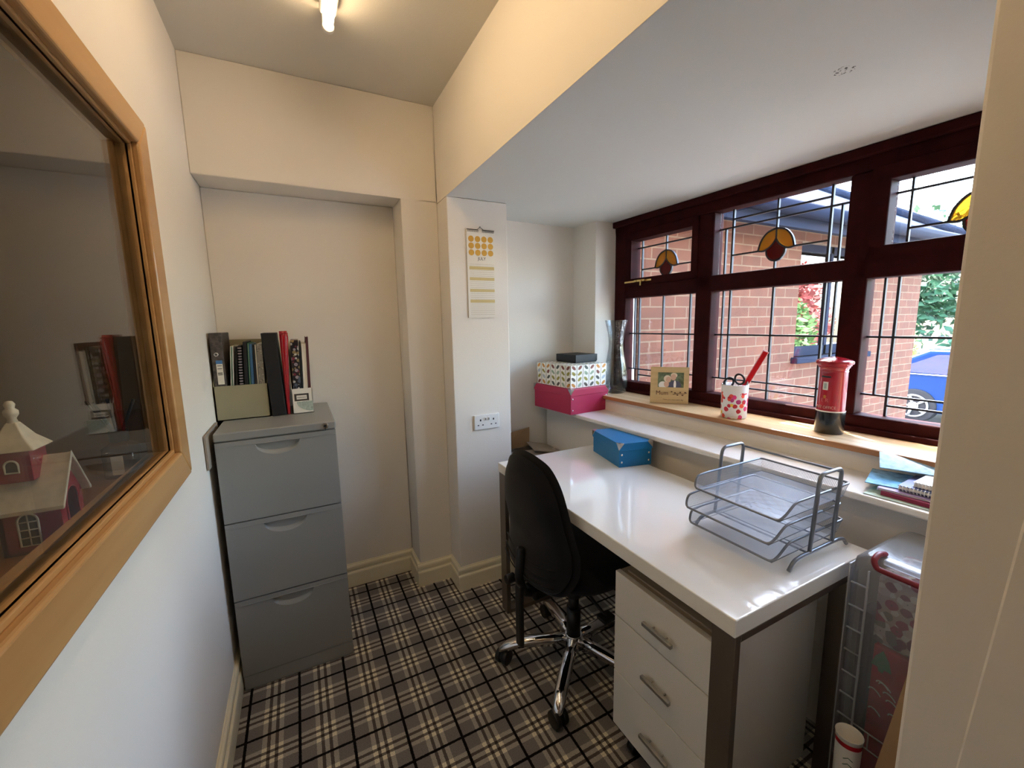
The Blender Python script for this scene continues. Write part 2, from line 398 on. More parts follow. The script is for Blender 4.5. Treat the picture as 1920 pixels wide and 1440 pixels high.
def text(s, size, X, m, name, parent, extrude=.0004, wrap=None, align='CENTER', sx=1.0):
    cu = bpy.data.curves.new('txt', 'FONT'); cu.body = s; cu.size = size; cu.extrude = extrude; cu.align_x = align; cu.align_y = 'CENTER'; cu.resolution_u = 3
    t = bpy.data.objects.new('txt', cu); COL.objects.link(t)
    dg = bpy.context.evaluated_depsgraph_get(); me = bpy.data.meshes.new_from_object(t.evaluated_get(dg)); bpy.data.objects.remove(t)
    for v in me.vertices:
        p = v.co.copy(); p.x *= sx
        if wrap: a = p.x/wrap; p = Vector(((wrap+p.z)*math.sin(a), p.y, (wrap+p.z)*math.cos(a)-wrap))
        v.co = X @ p
    me.materials.clear(); me.materials.append(m)
    o = bpy.data.objects.new(name, me); COL.objects.link(o)
    if parent is not None:
        o.parent = parent; o.matrix_parent_inverse = LOC[parent.name].inverted() if parent.name in LOC and not LOCAL.get(parent.name) else Matrix.Identity(4)
    return o
def frameX(o, x, y):     # matrix with origin o, axes x and y (z = x cross y)
    x = Vector(x).normalized(); y = Vector(y).normalized(); z = x.cross(y); m = Matrix.Identity(4)
    for i in range(3): m[i][0] = x[i]; m[i][1] = y[i]; m[i][2] = z[i]; m[i][3] = o[i]
    return m

# ------------------------------------------------------------------ room shell
ZC, XR, YB, ZB, YP, XP, YN, XN = 2.4003, .9738, 2.0585, 1.9625, 1.9186, 1.2833, 2.2353, .7974
struct('floor', B(-2.2, 1.95, -1.5, 2.4, -.06, 0), M['carpet'])
struct('ceiling', B(-2.2, 1.1, -1.5, 2.9, ZC, ZC+.12), M['ceil'])
# left wall with the internal window opening (y -.45..1.345, z 1.05..1.825)
OY0, OY1, OZ0, OZ1 = -.45, 1.352, 1.048, 1.832
mb = MB().box(-.05, 0, -1.5, 2.4, 0, OZ0).box(-.05, 0, -1.5, 2.4, OZ1, ZC).box(-.05, 0, OY1, 2.4, OZ0, OZ1).box(-.05, 0, -1.5, OY0, OZ0, OZ1)
struct('wall_left', mb, M['wall'])
mb = MB().box(0, XR, YB, 2.4, 1.9706, ZC).box(0, XN, YN, 2.4, 0, 1.9706).box(XN, XR, YB, 2.4, 0, 1.9706)
struct('wall_back', mb, M['wall'], bevel=.004)
struct('wall_right', MB().box(XR, 1.10, -1.5, 2.4, ZB+.0015, ZC), M['wall'])
struct('wall_pillar', MB().box(XR, XP, YP, 2.4, 0, ZB), M['wall'], bevel=.004)
struct('wall_near_side', MB().box(XR, 1.10, -1.5, .07, 0, ZB).box(XR, 2.32, .07, .1943, 0, ZB), M['wall'], bevel=.004)
struct('wall_near', B(-2.2, 1.10, -1.6, -1.5, 0, ZC), M['wall'])
struct('wall_alcove', MB().box(XP, 2.25, 2.2585, 2.4, 0, 2.05), M['wall'])
struct('wall_reveal', MB().box(1.9251, 2.25, 2.0321, 2.2585, .0, 2.05), M['wall'], bevel=.003)
mb = MB()._add([(XR, .07, ZB), (2.225, .07, ZB), (2.115, 2.0321, ZB), (1.9251, 2.0321, ZB), (XP, YP, ZB), (XR, YP, ZB), (1.9251, 2.27, ZB+.004), (XP, 2.27, ZB+.012)],
    [(0, 1, 2, 3, 4, 5), (4, 3, 6, 7)])
mb.box(1.10, 2.19, .0, 2.4, ZB+.02, ZB+.2)
struct('ceiling_bay', mb, M['soffit'])
# wall below the window, in the window frame of reference
mb = MB().box(-.22, 1.95, -.38, .15, -.0, .8455, WM).box(0, 1.95, -.215, .15, .8455, .935, WM).box(0, 1.95, .055, .15, .93, .9535, WM)
struct('wall_window', mb, M['wall'])
struct('wall_outer', MB().box(0, 1.95, .0, .10, 1.957, 2.45, WM).box(-.02, 1.95, .06, .16, -.7, .90, WM).box(1.835, 1.95, -.03, .15, .90, 1.99, WM), M['brick_y'])
o = struct('trim_shelf', MB().box(-.222, 1.86, -.44, -.212, .846, .868, WM), M['white_gloss_trim'], bevel=.006, seg=3)
o = struct('trim_sill', MB().box(0.0, 1.86, -.232, -.012, .935, .9545, WM), M['oak'], bevel=.004)
o = struct('trim_sill_nosing', MB().box(0.0, 1.86, -.2365, -.2315, .934, .9535, WM), M['oak_edge'], bevel=.002)
# skirting boards: two-step moulded profile swept along wall faces
def skirt(name, a, b, nrm, h=.105, t=.014, e0=0, e1=0):
    a = Vector((a[0], a[1], 0)); b = Vector((b[0], b[1], 0)); d = (b-a).normalized(); n = Vector((nrm[0], nrm[1], 0))
    prof = [(0, 0), (t, 0), (t, h*.60), (t*.88, h*.64), (t*.50, h*.665), (t*.42, h*.72), (t*.70, h*.76), (t*.74, h*.88), (t*.60, h*.93), (t*.25, h*.965), (t*.2, h), (0, h)]
    A = a-d*e0; C = b+d*e1; m = len(prof)
    vs = [A+n*p[0]+Vector((0, 0, p[1])) for p in prof]+[C+n*p[0]+Vector((0, 0, p[1])) for p in prof]
    return MB()._add(vs, [tuple(range(m)), tuple(reversed(range(m, 2*m)))]+[(i, (i+1) % m, m+(i+1) % m, m+i) for i in range(m)])
def skirts(name, segs, h=.125):
    mb = MB()
    for a, b, n, e0, e1 in segs:
        s_ = skirt(name, a, b, n, h, .018, e0, e1); me = bpy.data.meshes.new('t'); s_.bm.to_mesh(me); mb.bm.from_mesh(me); s_.bm.free(); bpy.data.meshes.remove(me)
    return struct(name, mb, M['skirt'], weld=False)
skirts('baseboard_left', [((0, -1.5), (0, YN), (1, 0), 0, 0)])
skirts('baseboard_back', [((0, YN), (XN, YN), (0, -1), 0, 0), ((XN, YB), (XN, YN), (-1, 0), .0, 0), ((XN, YB), (XR, YB), (0, -1), .018, 0),
    ((XR, YP), (XR, YB), (-1, 0), .0, 0), ((XR, YP), (XP, YP), (0, -1), .018, 0)])

# ------------------------------------------------------------------ adjoining room behind the internal window
struct('wall_other_back', B(-2.2, -.05, 2.4, 2.5, 0, ZC), M['otherwall'])
struct('wall_other_side', B(-2.3, -2.2, -1.6, 2.5, 0, ZC), M['otherwall'])
struct('trim_other_counter', B(-.42, -.03, -.6, 2.4, 1.004, 1.03), M['pine_sill'], bevel=.003)
pl_ = thing('added_fill_light', 'unseen round light added to brighten the dim room behind the internal window', 'ceiling light', (-1.3, -.9, 2.4))  # added fill light, out of view, brightens what shows through the internal glass
MB().cyl((-1.3, -.9, 2.385), (-1.3, -.9, 2.40), .06).build('base_plate', M['white'], pl_)
N = NT('added_fill_glow'); N.b.inputs['Emission Color'].default_value = (1, .84, .6, 1); N.b.inputs['Emission Strength'].default_value = 10.0; GL = N.m
MB().sphere((-1.3, -.9, 2.32), .07).build('fill_globe', GL, pl_)

# ------------------------------------------------------------------ internal window
w2 = thing('window_2', None, None, (0, OY1, OZ0), kind='structure')
AY, AZ0, AZ1, IY, IZ0, IZ1 = 1.412, .982, 1.886, 1.332, 1.062, 1.815
NY = -.52
def arch_side(pts4):   # mitred board, pts in (y,z)
    mb = MB(); vs = [(0.001, *p) for p in pts4]+[(.02, *p) for p in pts4]
    return mb._add(vs, [(0, 1, 2, 3), (7, 6, 5, 4)]+[(i, (i+1) % 4, 4+(i+1) % 4, 4+i) for i in range(4)])
for pts in ([(AY, AZ0), (AY, AZ1), (IY, IZ1), (IY, IZ0)], [(NY, AZ1), (NY+.08, IZ1), (IY, IZ1), (AY, AZ1)], [(NY, AZ0), (AY, AZ0), (IY, IZ0), (NY+.08, IZ0)], [(NY, AZ0), (NY+.08, IZ0), (NY+.08, IZ1), (NY, AZ1)]):
    arch_side(pts).build('architrave', M['pine'], w2, bevel=.006, seg=3)
mb = MB()      # lining of the opening and its glazing beads
for d0, x0, x1 in ((0.0, -.05, .004), (.010, -.009, -.001), (.010, -.05, -.016)):
    i = d0; t = .022 if d0 == 0 else .012
    y1, z0, z1 = OY1-i, OZ0+i, OZ1-i
    mb.box(x0, x1, y1-t, y1, z0, z1).box(x0, x1, OY0, y1, z0, z0+t).box(x0, x1, OY0, y1, z1-t, z1).box(x0, x1, OY0, OY0+t, z0, z1)
mb.build('window_lining', M['pine'], w2, bevel=.002)
B(-.0145, -.0105, OY0+.01, OY1-.012, OZ0+.012, OZ1-.012).build('glass_pane', M['glass_in'], w2)

# ------------------------------------------------------------------ leaded window
w1 = thing('window_1', None, None, tuple(WM @ Vector((.9, 0, .95))), kind='structure')
mb = MB()
FO, FI = .055, -.020
def wb(mb, s0, s1, z0, z1, o0=FI, o1=FO): return mb.box(s0, s1, o0, o1, z0, z1, WM)
wb(mb, 0, 1.83, 1.880, 1.957); wb(mb, 0, 1.83, .953, 1.017); wb(mb, 0, .088, .953, 1.957); wb(mb, 1.742, 1.83, .953, 1.957)
wb(mb, .566, .652, 1.017, 1.88); wb(mb, 1.185, 1.262, 1.017, 1.88); wb(mb, .088, 1.742, 1.513, 1.588)
mb.build('window_frame', M['mahogany'], w1, bevel=.006, seg=2)
MB().box(-.0, 1.835, -.045, FI, 1.928, 1.9615, WM).build('head_strip', M['mahogany'], w1, bevel=.004)
MB().box(0, 1.83, -.034, FI, .9545, .975, WM).build('bottom_strip', M['mahogany'], w1, bevel=.004)
for s0, s1 in ((.093, .575), (1.258, 1.742)):
    q = MB(); t = .047
    for a in ((s0, s0+t, 1.583, 1.878), (s1-.034 if s0 < 1 else s1-t, s1, 1.583, 1.878), (s0, s1, 1.583, 1.621), (s0, s1, 1.836, 1.878)): wb(q, *a, -.030, .045)
    q.build('opening_sash', M['mahogany'], w1, bevel=.005)
mb = MB()   # brass stay on the left sash
mb.box(.10, .30, -.040, -.034, 1.598, 1.608, WM).cyl(WM @ Vector((.20, -.034, 1.603)), WM @ Vector((.20, -.055, 1.603)), .006).box(.185, .262, -.052, -.042, 1.598, 1.609, WM).box(.232, .242, -.056, -.046, 1.575, 1.606, WM)
mb.build('stay_handle', M['brass'], w1, bevel=.001)
panes = [(.139, .542, 1.620, 1.837), (.652, 1.186, 1.587, 1.881), (1.305, 1.696, 1.620, 1.837), (.087, .567, 1.016, 1.514), (.651, 1.186, 1.016, 1.514), (1.261, 1.743, 1.016, 1.514)]
GO = .030
def L(mb, a, b, wd=.0065):      # a lead came between two (s,z) points
    a = Vector((a[0], a[1])); b = Vector((b[0], b[1])); d = (b-a).normalized(); n = Vector((-d.y, d.x))*wd/2
    pts = [a+n, b+n, b-n, a-n]
    vs = [WM @ Vector((p.x, o_, p.y)) for o_ in (GO-.005, GO+.007) for p in pts]
    mb._add([tuple(v) for v in vs], [(0, 1, 2, 3), (7, 6, 5, 4)]+[(i, (i+1) % 4, 4+(i+1) % 4, 4+i) for i in range(4)])
def arcline(mb, pts, wd=.007):
    for a, b in zip(pts, pts[1:]): L(mb, a, b, wd)
def smoothpts(P, n=6):
    out = []
    for i in range(len(P)-1):
        p0 = P[max(0, i-1)]; p1 = P[i]; p2 = P[i+1]; p3 = P[min(len(P)-1, i+2)]
        for k in range(n):
            t = k/n
            out.append(tuple(.5*((2*p1[j])+(-p0[j]+p2[j])*t+(2*p0[j]-5*p1[j]+4*p2[j]-p3[j])*t*t+(-p0[j]+3*p1[j]-3*p2[j]+p3[j])*t**3) for j in (0, 1)))
    out.append(tuple(P[-1])); return out
def flower(c, zb, mb, pane):
    for sg in (-1, 1):
        outer = smoothpts([(c, zb+.085), (c+sg*.036, zb+.073), (c+sg*.062, zb+.042), (c+sg*.074, zb)])
        inner = smoothpts([(c+sg*.074, zb), (c+sg*.052, zb-.003), (c+sg*.030, zb+.006), (c+sg*.012, zb+.022), (c, zb+.041)])
        arcline(mb, outer); arcline(mb, inner)
        pts = outer+inner[1:]
        q = MB(); n = len(pts)
        q._add([tuple(WM @ Vector((p[0], o_, p[1]))) for o_ in (GO-.003, GO+.005) for p in pts], [tuple(range(n)), tuple(reversed(range(n, 2*n)))]+[(i, (i+1) % n, n+(i+1) % n, n+i) for i in range(n)])
        bmesh.ops.triangulate(q.bm, faces=[f for f in q.bm.faces if len(f.verts) > 4])
        q.build('amber_petal', M['amber'], pane)
        bulb = smoothpts([(c+sg*.038, zb-.003), (c+sg*.035, zb-.024), (c+sg*.019, zb-.044), (c, zb-.050)])
        arcline(mb, bulb)
    r = smoothpts([(c, zb+.041), (c+.012, zb+.022), (c+.030, zb+.006), (c+.038, zb-.003), (c+.035, zb-.024), (c+.019, zb-.044), (c, zb-.050)])
    pts = r+[(2*c-p[0], p[1]) for p in reversed(r[1:-1])]; n = len(pts); q = MB()
    q._add([tuple(WM @ Vector((p[0], o_, p[1]))) for o_ in (GO-.003, GO+.005) for p in pts], [tuple(range(n)), tuple(reversed(range(n, 2*n)))]+[(i, (i+1) % n, n+(i+1) % n, n+i) for i in range(n)])
    bmesh.ops.triangulate(q.bm, faces=[f for f in q.bm.faces if len(f.verts) > 4])
    q.build('ruby_bud', M['ruby'], pane)
for i, (s0, s1, z0, z1) in enumerate(panes):
    g = MB().box(s0, s1, GO-.001, GO+.003, z0, z1, WM).build('glass_pane', M['glass'], w1)
    mb = MB()
    if i in (0, 2):
        v0, v1, c = (s0+.033, s1-.031, .341) if i == 0 else (s0+.041, s1-.032, 1.516)
        L(mb, (v0, z0), (v0, z1)); L(mb, (v1, z0), (v1, z1)); L(mb, (s0, 1.796), (s1, 1.796)); L(mb, (c, z1), (c, 1.714))
        L(mb, (v0, 1.673), (c-.074, 1.673)); L(mb, (c+.074, 1.673), (v1, 1.673)); flower(c, 1.673, mb, w1)
    elif i == 1:
        for v in (.718, 1.112): L(mb, (v, z0), (v, z1), .008)
        for v in (.684, 1.148): L(mb, (v, z0), (v, 1.80))
        L(mb, (s0, 1.80), (s1, 1.80)); L(mb, (.718, 1.836), (1.112, 1.836)); c = .914
        L(mb, (c, z1), (c, 1.714)); L(mb, (c, z0), (c, 1.623)); L(mb, (.718, 1.674), (c-.074, 1.674)); L(mb, (c+.074, 1.674), (1.112, 1.674)); flower(c, 1.674, mb, w1)
    else:
        ov = {3: (.124, .160, .332, .504, .539), 4: (.686, .721, .917, 1.113, 1.149), 5: (1.300, 1.338, 1.502, 1.666, 1.704)}[i]
        L(mb, (ov[0], 1.091), (ov[0], z1)); L(mb, (ov[4], 1.091), (ov[4], z1))
        for v in ov[1:4]: L(mb, (v, z0), (v, z1), .0075)
        L(mb, (s0, 1.304), (s1, 1.304), .0075); L(mb, (s0, 1.091), (s1, 1.091)); L(mb, (ov[1], 1.057), (ov[3], 1.057))
    mb.build('lead_strips', M['lead'], w1, weld=False)

# ------------------------------------------------------------------ outside
struct('ground', B(2.3, 40, -30, 40, -.9, -.7), M['ground'])
wing = thing('brick_wing', 'red brick side wing with slate hipped roof seen through the leaded window', 'building', (4.2, 3.5, -.7))
mb = MB()     # walls with the window opening 4.01..5.15 x 1.05..1.99
XE, YW, EH = 6.24, 2.02, 2.088
for a in ((2.26, 4.01, YW, YW+.22, -.7, EH), (5.15, XE, YW, YW+.22, -.7, EH), (4.01, 5.15, YW, YW+.22, -.7, 1.05), (4.01, 5.15, YW, YW+.22, 1.99, EH)): mb.box(*a)
mb.build('front_wall', M['brick'], wing)
B(XE-.22, XE, YW+.22, 6.5, -.7, EH).build('end_wall', M['brick_y'], wing)
fr = MB()
for a in ((4.01, 4.07, 2.07, 2.13, 1.05, 1.99), (5.09, 5.15, 2.07, 2.13, 1.05, 1.99), (4.01, 5.15, 2.07, 2.13, 1.93, 1.99), (4.01, 5.15, 2.07, 2.13, 1.05, 1.13), (4.56, 4.60, 2.07, 2.13, 1.05, 1.99)): fr.box(*a)
wf = fr.build('window', M['fascia'], wing)
M['mirror_glass'] = glass('reflective_glass', (.12, .14, .14, 1), 5.0)
B(4.05, 5.11, 2.095, 2.10, 1.1, 1.96).build('pane', M['mirror_glass'], wf)
B(3.97, 5.19, 1.965, 2.10, 1.0, 1.05).build('window_sill', M['fascia'], wing, bevel=.006)
OV, PT = .28, math.tan(math.radians(33))
ex, ey, ez, ry = XE+.22, YW-OV, 2.13, 4.6
dy = ry-ey; rz = ez+dy*PT; rx = ex-dy
mb = MB(); mb._add([(2.30, ey, ez), (ex, ey, ez), (rx, ry, rz), (2.30, ry, rz), (ex, ry+dy, ez), (2.30, ry+dy, ez)], [(0, 1, 2, 3), (1, 4, 2), (3, 2, 4, 5), (0, 5, 4, 1)])
mb.build('slate_roof', M['roof'], wing)
mb = MB().tube([(ex, ey, ez+.02), (rx, ry, rz+.02)], .05, 8); mb.build('hip_tiles', M['roof'], wing)
MB().box(2.30, ex, ey, ey+.02, ez-.14, ez+.01).box(2.30, ex, ey, YW+.02, ez-.06, ez-.045).box(ex-.02, ex, ey, 6.5, ez-.14, ez+.01).build('fascia_board', M['fascia'], wing)
MB().tube([(2.32, ey-.045, ez-.03), (ex+.03, ey-.045, ez-.05)], .05, 10).build('gutter', M['fascia'], wing)
# foliage: leaf quads scattered through an ellipsoidal crown
def foliage(name, c, r, n, size, m, parent, seed=1):
    rd = random.Random(seed); mb = MB(); bm = mb.bm
    lobes = [(Vector((rd.uniform(-.5, .5)*r[0], rd.uniform(-.5, .5)*r[1], rd.uniform(-.5, .55)*r[2])), rd.uniform(.45, .75)) for _ in range(9)]
    for i in range(n):
        lc, ls = rd.choice(lobes)
        v = Vector((rd.gauss(0, 1), rd.gauss(0, 1), rd.gauss(0, 1))).normalized()*(rd.uniform(.55, 1.0)*ls)
        p = Vector(c)+lc+Vector((v.x*r[0], v.y*r[1], v.z*r[2]))
        a = Vector((rd.gauss(0, 1), rd.gauss(0, 1), rd.gauss(0, .6))).normalized(); b = a.orthogonal().normalized(); s_ = size*rd.uniform(.6, 1.4)
        q = [bm.verts.new(p+a*s_), bm.verts.new(p+b*s_*.5), bm.verts.new(p-a*s_), bm.verts.new(p-b*s_*.5)]
        bm.faces.new(q)
    return mb.build(name, m, parent, weld=False)
def tree(name, label, cat, x, y, h, r, m, n, size, seed, trunk=True, group=None):
    t = thing(name, label, cat, (x, y, -.7), group=group)
    foliage('foliage', (x, y, -.7+h-r[2]*.95), r, n, size, m, t, seed)
    MB().tube([(x, y, -.7), (x+.05, y, -.7+h*.45), (x, y+.05, -.7+h*.8)], [.14, .10, .04], 8).build('trunk', M['bark'], t)
    return t
tree('conifer_tree', 'tall dark green tree behind the driveway, beyond the blue car', 'tree', 20.5, 7.4, 5.4, (2.6, 2.6, 2.9), M['leaf_dark'], 5200, .17, 3)
tree('broadleaf_tree', 'mid green tree to the right of the tall dark one', 'tree', 21.5, 2.6, 5.0, (2.6, 2.6, 2.6), M['leaf_mid'], 4200, .17, 4)
for k_, (x, y, lb) in enumerate(((15.2, 5.35, 'bright yellow-green shrub just right of the brick wing corner'), (15.8, 3.9, 'bright yellow-green shrub above the bonnet of the blue car'))):
    tree('garden_shrub', lb, 'shrub', x, y, 2.25, (.9, .5, 1.15), M['leaf_light'], 2000, .075, 11+k_)
tree('red_leaf_tree', 'red leafed small tree reflected in the dark wing window', 'tree', 12.6, -2.9, 3.6, (1.5, 1.4, 1.3), M['leaf_red'], 2600, .11, 21)
tree('garden_hedge', 'clipped green hedge reflected in the dark wing window', 'hedge', 9.6, -1.5, 2.3, (1.2, .7, 1.2), M['leaf_mid'], 4200, .08, 22)
tree('garden_hedge', 'green hedge reflected at the right of the dark wing window', 'hedge', 15.4, -.9, 2.6, (.8, .6, 1.4), M['leaf_mid'], 3800, .09, 23)
# car, side on, parked beyond the wing
cx, gz = 11.0, -.7
car = thing('parked_car', 'blue car parked on the drive beyond the brick wing', 'car', (cx, 2.3, gz))
prof = [(.30, .22), (4.25, .20), (4.32, .55), (4.15, .86), (3.45, .95), (2.85, 1.36), (2.35, 1.44), (1.15, 1.43), (.45, 1.05), (.22, .95), (.18, .5)]   # length, height
YC0 = 4.55
mb = MB(); n = len(prof)
vs = [(cx+xx, YC0-p[0], gz+p[1]) for xx in (0, 1.7) for p in prof]
mb._add(vs, [tuple(range(n)), tuple(reversed(range(n, 2*n)))]+[(i, (i+1) % n, n+(i+1) % n, n+i) for i in range(n)])
bmesh.ops.triangulate(mb.bm, faces=[f for f in mb.bm.faces if len(f.verts) > 4])
mb.build('body', M['car'], car, bevel=.07, seg=3)
def carwin(pts, nm='side_window'):
    k = len(pts); MB()._add([(cx-o_, YC0-p[0], gz+p[1]) for o_ in (.012, -.01) for p in pts], [tuple(range(k)), tuple(reversed(range(k, 2*k)))]+[(i, (i+1) % k, k+(i+1) % k, k+i) for i in range(k)]).build(nm, M['car_glass'], car)
carwin([(.62, .99), (1.28, 1.34), (1.75, 1.36), (1.75, .97)]); carwin([(1.83, .97), (1.83, 1.36), (2.32, 1.36), (2.8, 1.27), (3.2, .97)])
MB().tube([(cx-.03, YC0-.6, gz+.955), (cx-.03, YC0-3.3, gz+.955)], .014, 6).tube([(cx+.08, YC0-1.1, gz+1.455), (cx+.08, YC0-2.5, gz+1.455)], .02, 6).build('trim_strip', M['chrome'], car)
for yy in (1.02, 3.52):
    wh = MB().cyl((cx-.03, YC0-yy, gz+.33), (cx+.18, YC0-yy, gz+.33), .33, n=32).build('wheel', M['tyre'], car, bevel=.02)
    hb = MB().cyl((cx-.045, YC0-yy, gz+.33), (cx-.03, YC0-yy, gz+.33), .08, n=20)
    hb.tube([(cx-.038, YC0-yy+.21*math.cos(a), gz+.33+.21*math.sin(a)) for a in [2*PI*i/32 for i in range(32)]], .02, 8, True)
    for k in range(5):
        a = 2*PI*k/5; hb.tube([(cx-.04, YC0-yy+.05*math.cos(a), gz+.33+.05*math.sin(a)), (cx-.04, YC0-yy+.21*math.cos(a), gz+.33+.21*math.sin(a))], .026, 8)
    hb.build('alloy_rim', M['silver'], wh)

# ------------------------------------------------------------------ ceiling batten light
lx, ly0, ly1 = .487, .13, 1.630
t = thing('batten_light', 'white batten ceiling light with one glowing fluorescent tube', 'ceiling light', (lx, 1.0, ZC))
MB().box(lx-.026, lx+.026, ly0, ly1-.035, ZC-.030, ZC).build('batten_body', M['white'], t, bevel=.008, seg=3)
N = NT('glowing_tube'); N.b.inputs['Emission Color'].default_value = (1, .72, .42, 1); N.b.inputs['Emission Strength'].default_value = TUBE_STRENGTH
MB().cyl((lx, ly0+.02, ZC-.05), (lx, ly1-.012, ZC-.05), .0145, n=20).build('tube', N.m, t)
for yy in (ly0+.01, ly1-.012):
    MB().cyl((lx, yy-.012, ZC-.050), (lx, yy+.006, ZC-.050), .0185, n=24).box(lx-.017, lx+.017, yy-.012, yy+.006, ZC-.050, ZC-.0).build('lamp_holder', M['white'], t, bevel=.003)

# ------------------------------------------------------------------ filing cabinet
X0, X1, Y0, Y1, HC = .022, .418, 1.727, 2.197, 1.0155
t = thing('filing_cabinet', 'grey steel three-drawer filing cabinet against the left wall', 'cabinet', ((X0+X1)/2, (Y0+Y1)/2, 0))
B(X0+.003, X1-.003, Y0+.012, Y1, .0, .985).build('carcass', M['cab'], t, bevel=.003)
B(X0, X1, Y0, Y1, .985, HC).build('top_cap', M['cab'], t, bevel=.005, seg=3)
B(X0+.002, X1-.002, Y0+.003, Y0+.013, .002, .060).build('plinth', M['cab'], t, bevel=.002)
for z0, z1 in ((.063, .3705), (.3755, .6765), (.6815, .9815)):
    cxh = (X0+X1)/2-.003; zt = z1-.019; hw, hd = .0735, .047
    # drawer front with a half-moon finger scoop cut back into it
    xs = [cxh-hw+2*hw*i/24 for i in range(25)]
    arc = [(x_, zt-hd*math.sqrt(max(0, 1-((x_-cxh)/hw)**2))) for x_ in xs]
    mb = MB(); yf = Y0+.001
    def V3(x_, z_, y_=yf): return mb.bm.verts.new((x_, y_, z_))
    TL, TR, BL, BR = V3(X0+.002, z1), V3(X1-.002, z1), V3(X0+.002, z0), V3(X1-.002, z0)
    av = [V3(*p) for p in arc]
    mb.bm.faces.new([TL, TR, av[-1], av[0]]); mb.bm.faces.new([TL, av[0], BL]); mb.bm.faces.new([TR, BR, av[-1]])
    for i in range(24):
        if i < 12: mb.bm.faces.new([av[i], av[i+1], BL])
        else: mb.bm.faces.new([av[i], av[i+1], BR])
    mb.bm.faces.new([av[12], BR, BL])
    # scoop: dished surface from the arc back up to a recessed straight top edge
    K = 6; rows = [av]
    for k in range(1, K+1):
        f_ = k/K; rows.append([V3(a_[0], a_[1]+(zt-a_[1])*f_, yf+.022*math.sin(f_*PI/2)) for a_ in arc])
    for k in range(K):
        for i in range(24):
            try:
                q = mb.bm.faces.new([rows[k][i], rows[k][i+1], rows[k+1][i+1], rows[k+1][i]]); q.smooth = True
            except ValueError: pass
    b4 = [V3(X0+.002, z1, yf+.010), V3(X1-.002, z1, yf+.010), V3(X1-.002, z0, yf+.010), V3(X0+.002, z0, yf+.010)]
    for a_, c_, i, j in ((TL, TR, 0, 1), (TR, BR, 1, 2), (BR, BL, 2, 3), (BL, TL, 3, 0)): mb.bm.faces.new([a_, c_, b4[j], b4[i]])
    dr = mb.build('drawer', M['cab'], t)
    B(cxh-hw, cxh+hw, yf+.0002, yf+.022, zt-.0005, zt+.001).build('scoop_lip', M['cab'], dr)
    B(X0+.003, X1-.003, Y0-.0008, Y0+.002, z1-.0185, z1-.0165).build('pressed_line', M['cab'], dr)
mb = MB().cyl((.380, Y0+.001, 1.000), (.380, Y0-.004, 1.000), .0115, n=24); lk = mb.build('lock', M['chrome'], t, bevel=.001)
MB().cyl((.380, Y0-.004, 1.000), (.380, Y0-.0055, 1.000), .0055, n=16).box(.3785, .3815, Y0-.009, Y0-.004, .984, 1.004).build('keyhole', M['black'], lk)
sh = B(.002, .009, 1.69, 1.93, .90, 1.020).build('cardboard_sheet', M['card_grey'], bevel=.001); sh.location = (0, 0, 0)
tag(sh, 'thin piece of brown card wedged between grey filing cabinet and left wall', 'card')

# ------------------------------------------------------------------ box files on the cabinet
HT = HC+.001
FX0, FX1, FY0, FY1 = .004, .189, 1.965, 2.185
t = thing('magazine_box', 'wide khaki cardboard file box with low front, on the grey cabinet', 'file box', ((FX0+FX1)/2, 2.07, HT))
tk = .003
MB().box(FX0, FX1, FY0, FY1, HT, HT+tk).build('base', M['khaki'], t)
MB().box(FX0, FX1, FY0, FY0+tk, HT, HT+.138).build('front_panel', M['khaki'], t)
MB().box(FX0, FX1, FY1-tk, FY1, HT, HT+.315).build('back_panel', M['khaki'], t)
for xa in (FX0, FX1-tk):
    pts = [(FY0, HT), (FY1, HT), (FY1, HT+.315), (FY1-.06, HT+.315), (FY0, HT+.138)]
    MB()._add([(x_, *p) for x_ in (xa, xa+tk) for p in pts], [tuple(range(5)), tuple(reversed(range(5, 10)))]+[(i, (i+1) % 5, 5+(i+1) % 5, 5+i) for i in range(5)]).build('side_panel', M['khaki'], t)
def book(name, label, cat, xb, xt, w, d, h, m, y0=1.972, z0=HT+.004, group=None, parts=None, pages=None, spine=None):
    """a slim upright item: bottom left x xb, top left x xt (lean)"""
    t = thing(name, label, cat, (xb+w/2, y0+d/2, z0), group=group)
    X = Matrix.Identity(4); X[0][2] = (xt-xb)/h; X[0][3] = xb-(xt-xb)/h*z0; X[0][0] = 1; X[1][3] = 0
    c = B(0, w, y0, y0+d, z0, z0+h); 
    if pages:
        c.bm.free(); c = MB().box(0, .0012, y0, y0+d, z0, z0+h, X).box(w-.0012, w, y0, y0+d, z0, z0+h, X)
        if spine: c.box(0, w, y0, y0+.0015, z0, z0+h, X)
        c.build('cover', m, t, weld=False)
        MB().box(.0013, w-.0013, y0+.004, y0+d-.002, z0+.002, z0+h-.003, X).build('pages', pages, t)
    else:
        for v in c.bm.verts: v.co = X @ v.co
        c.build('cover', m, t, bevel=min(.002, w*.2))
    if parts: parts(t, X)
    return t
def lever_parts(t, X):
    f = B(.013, .034, 1.9705, 1.9715, HT+.145, HT+.240)
    for v in f.bm.verts: v.co = X @ v.co
    f.build('spine_label', M['paper'], t)
    f = B(.013, .034, 1.970, 1.9706, HT+.226, HT+.240)
    for v in f.bm.verts: v.co = X @ v.co
    f.build('blue_band', mat('label_blue', (70, 120, 176), .6), t)
    for k, zz in enumerate((.218, .206, .190, .186, .182)):
        f = B(.016, .031, 1.9699, 1.9705, HT+zz, HT+zz+.0022)
        for v in f.bm.verts: v.co = X @ v.co
        f.build('printed_line', M['ink'], t)
    MB().lathe([(.004, 0), (.004, .001), (.008, .001), (.008, 0)], X=frameX((.026, 1.9712, HT+.263), (1, 0, 0), (0, 0, 1)), n=20).build('finger_ring', M['rivet'], t)
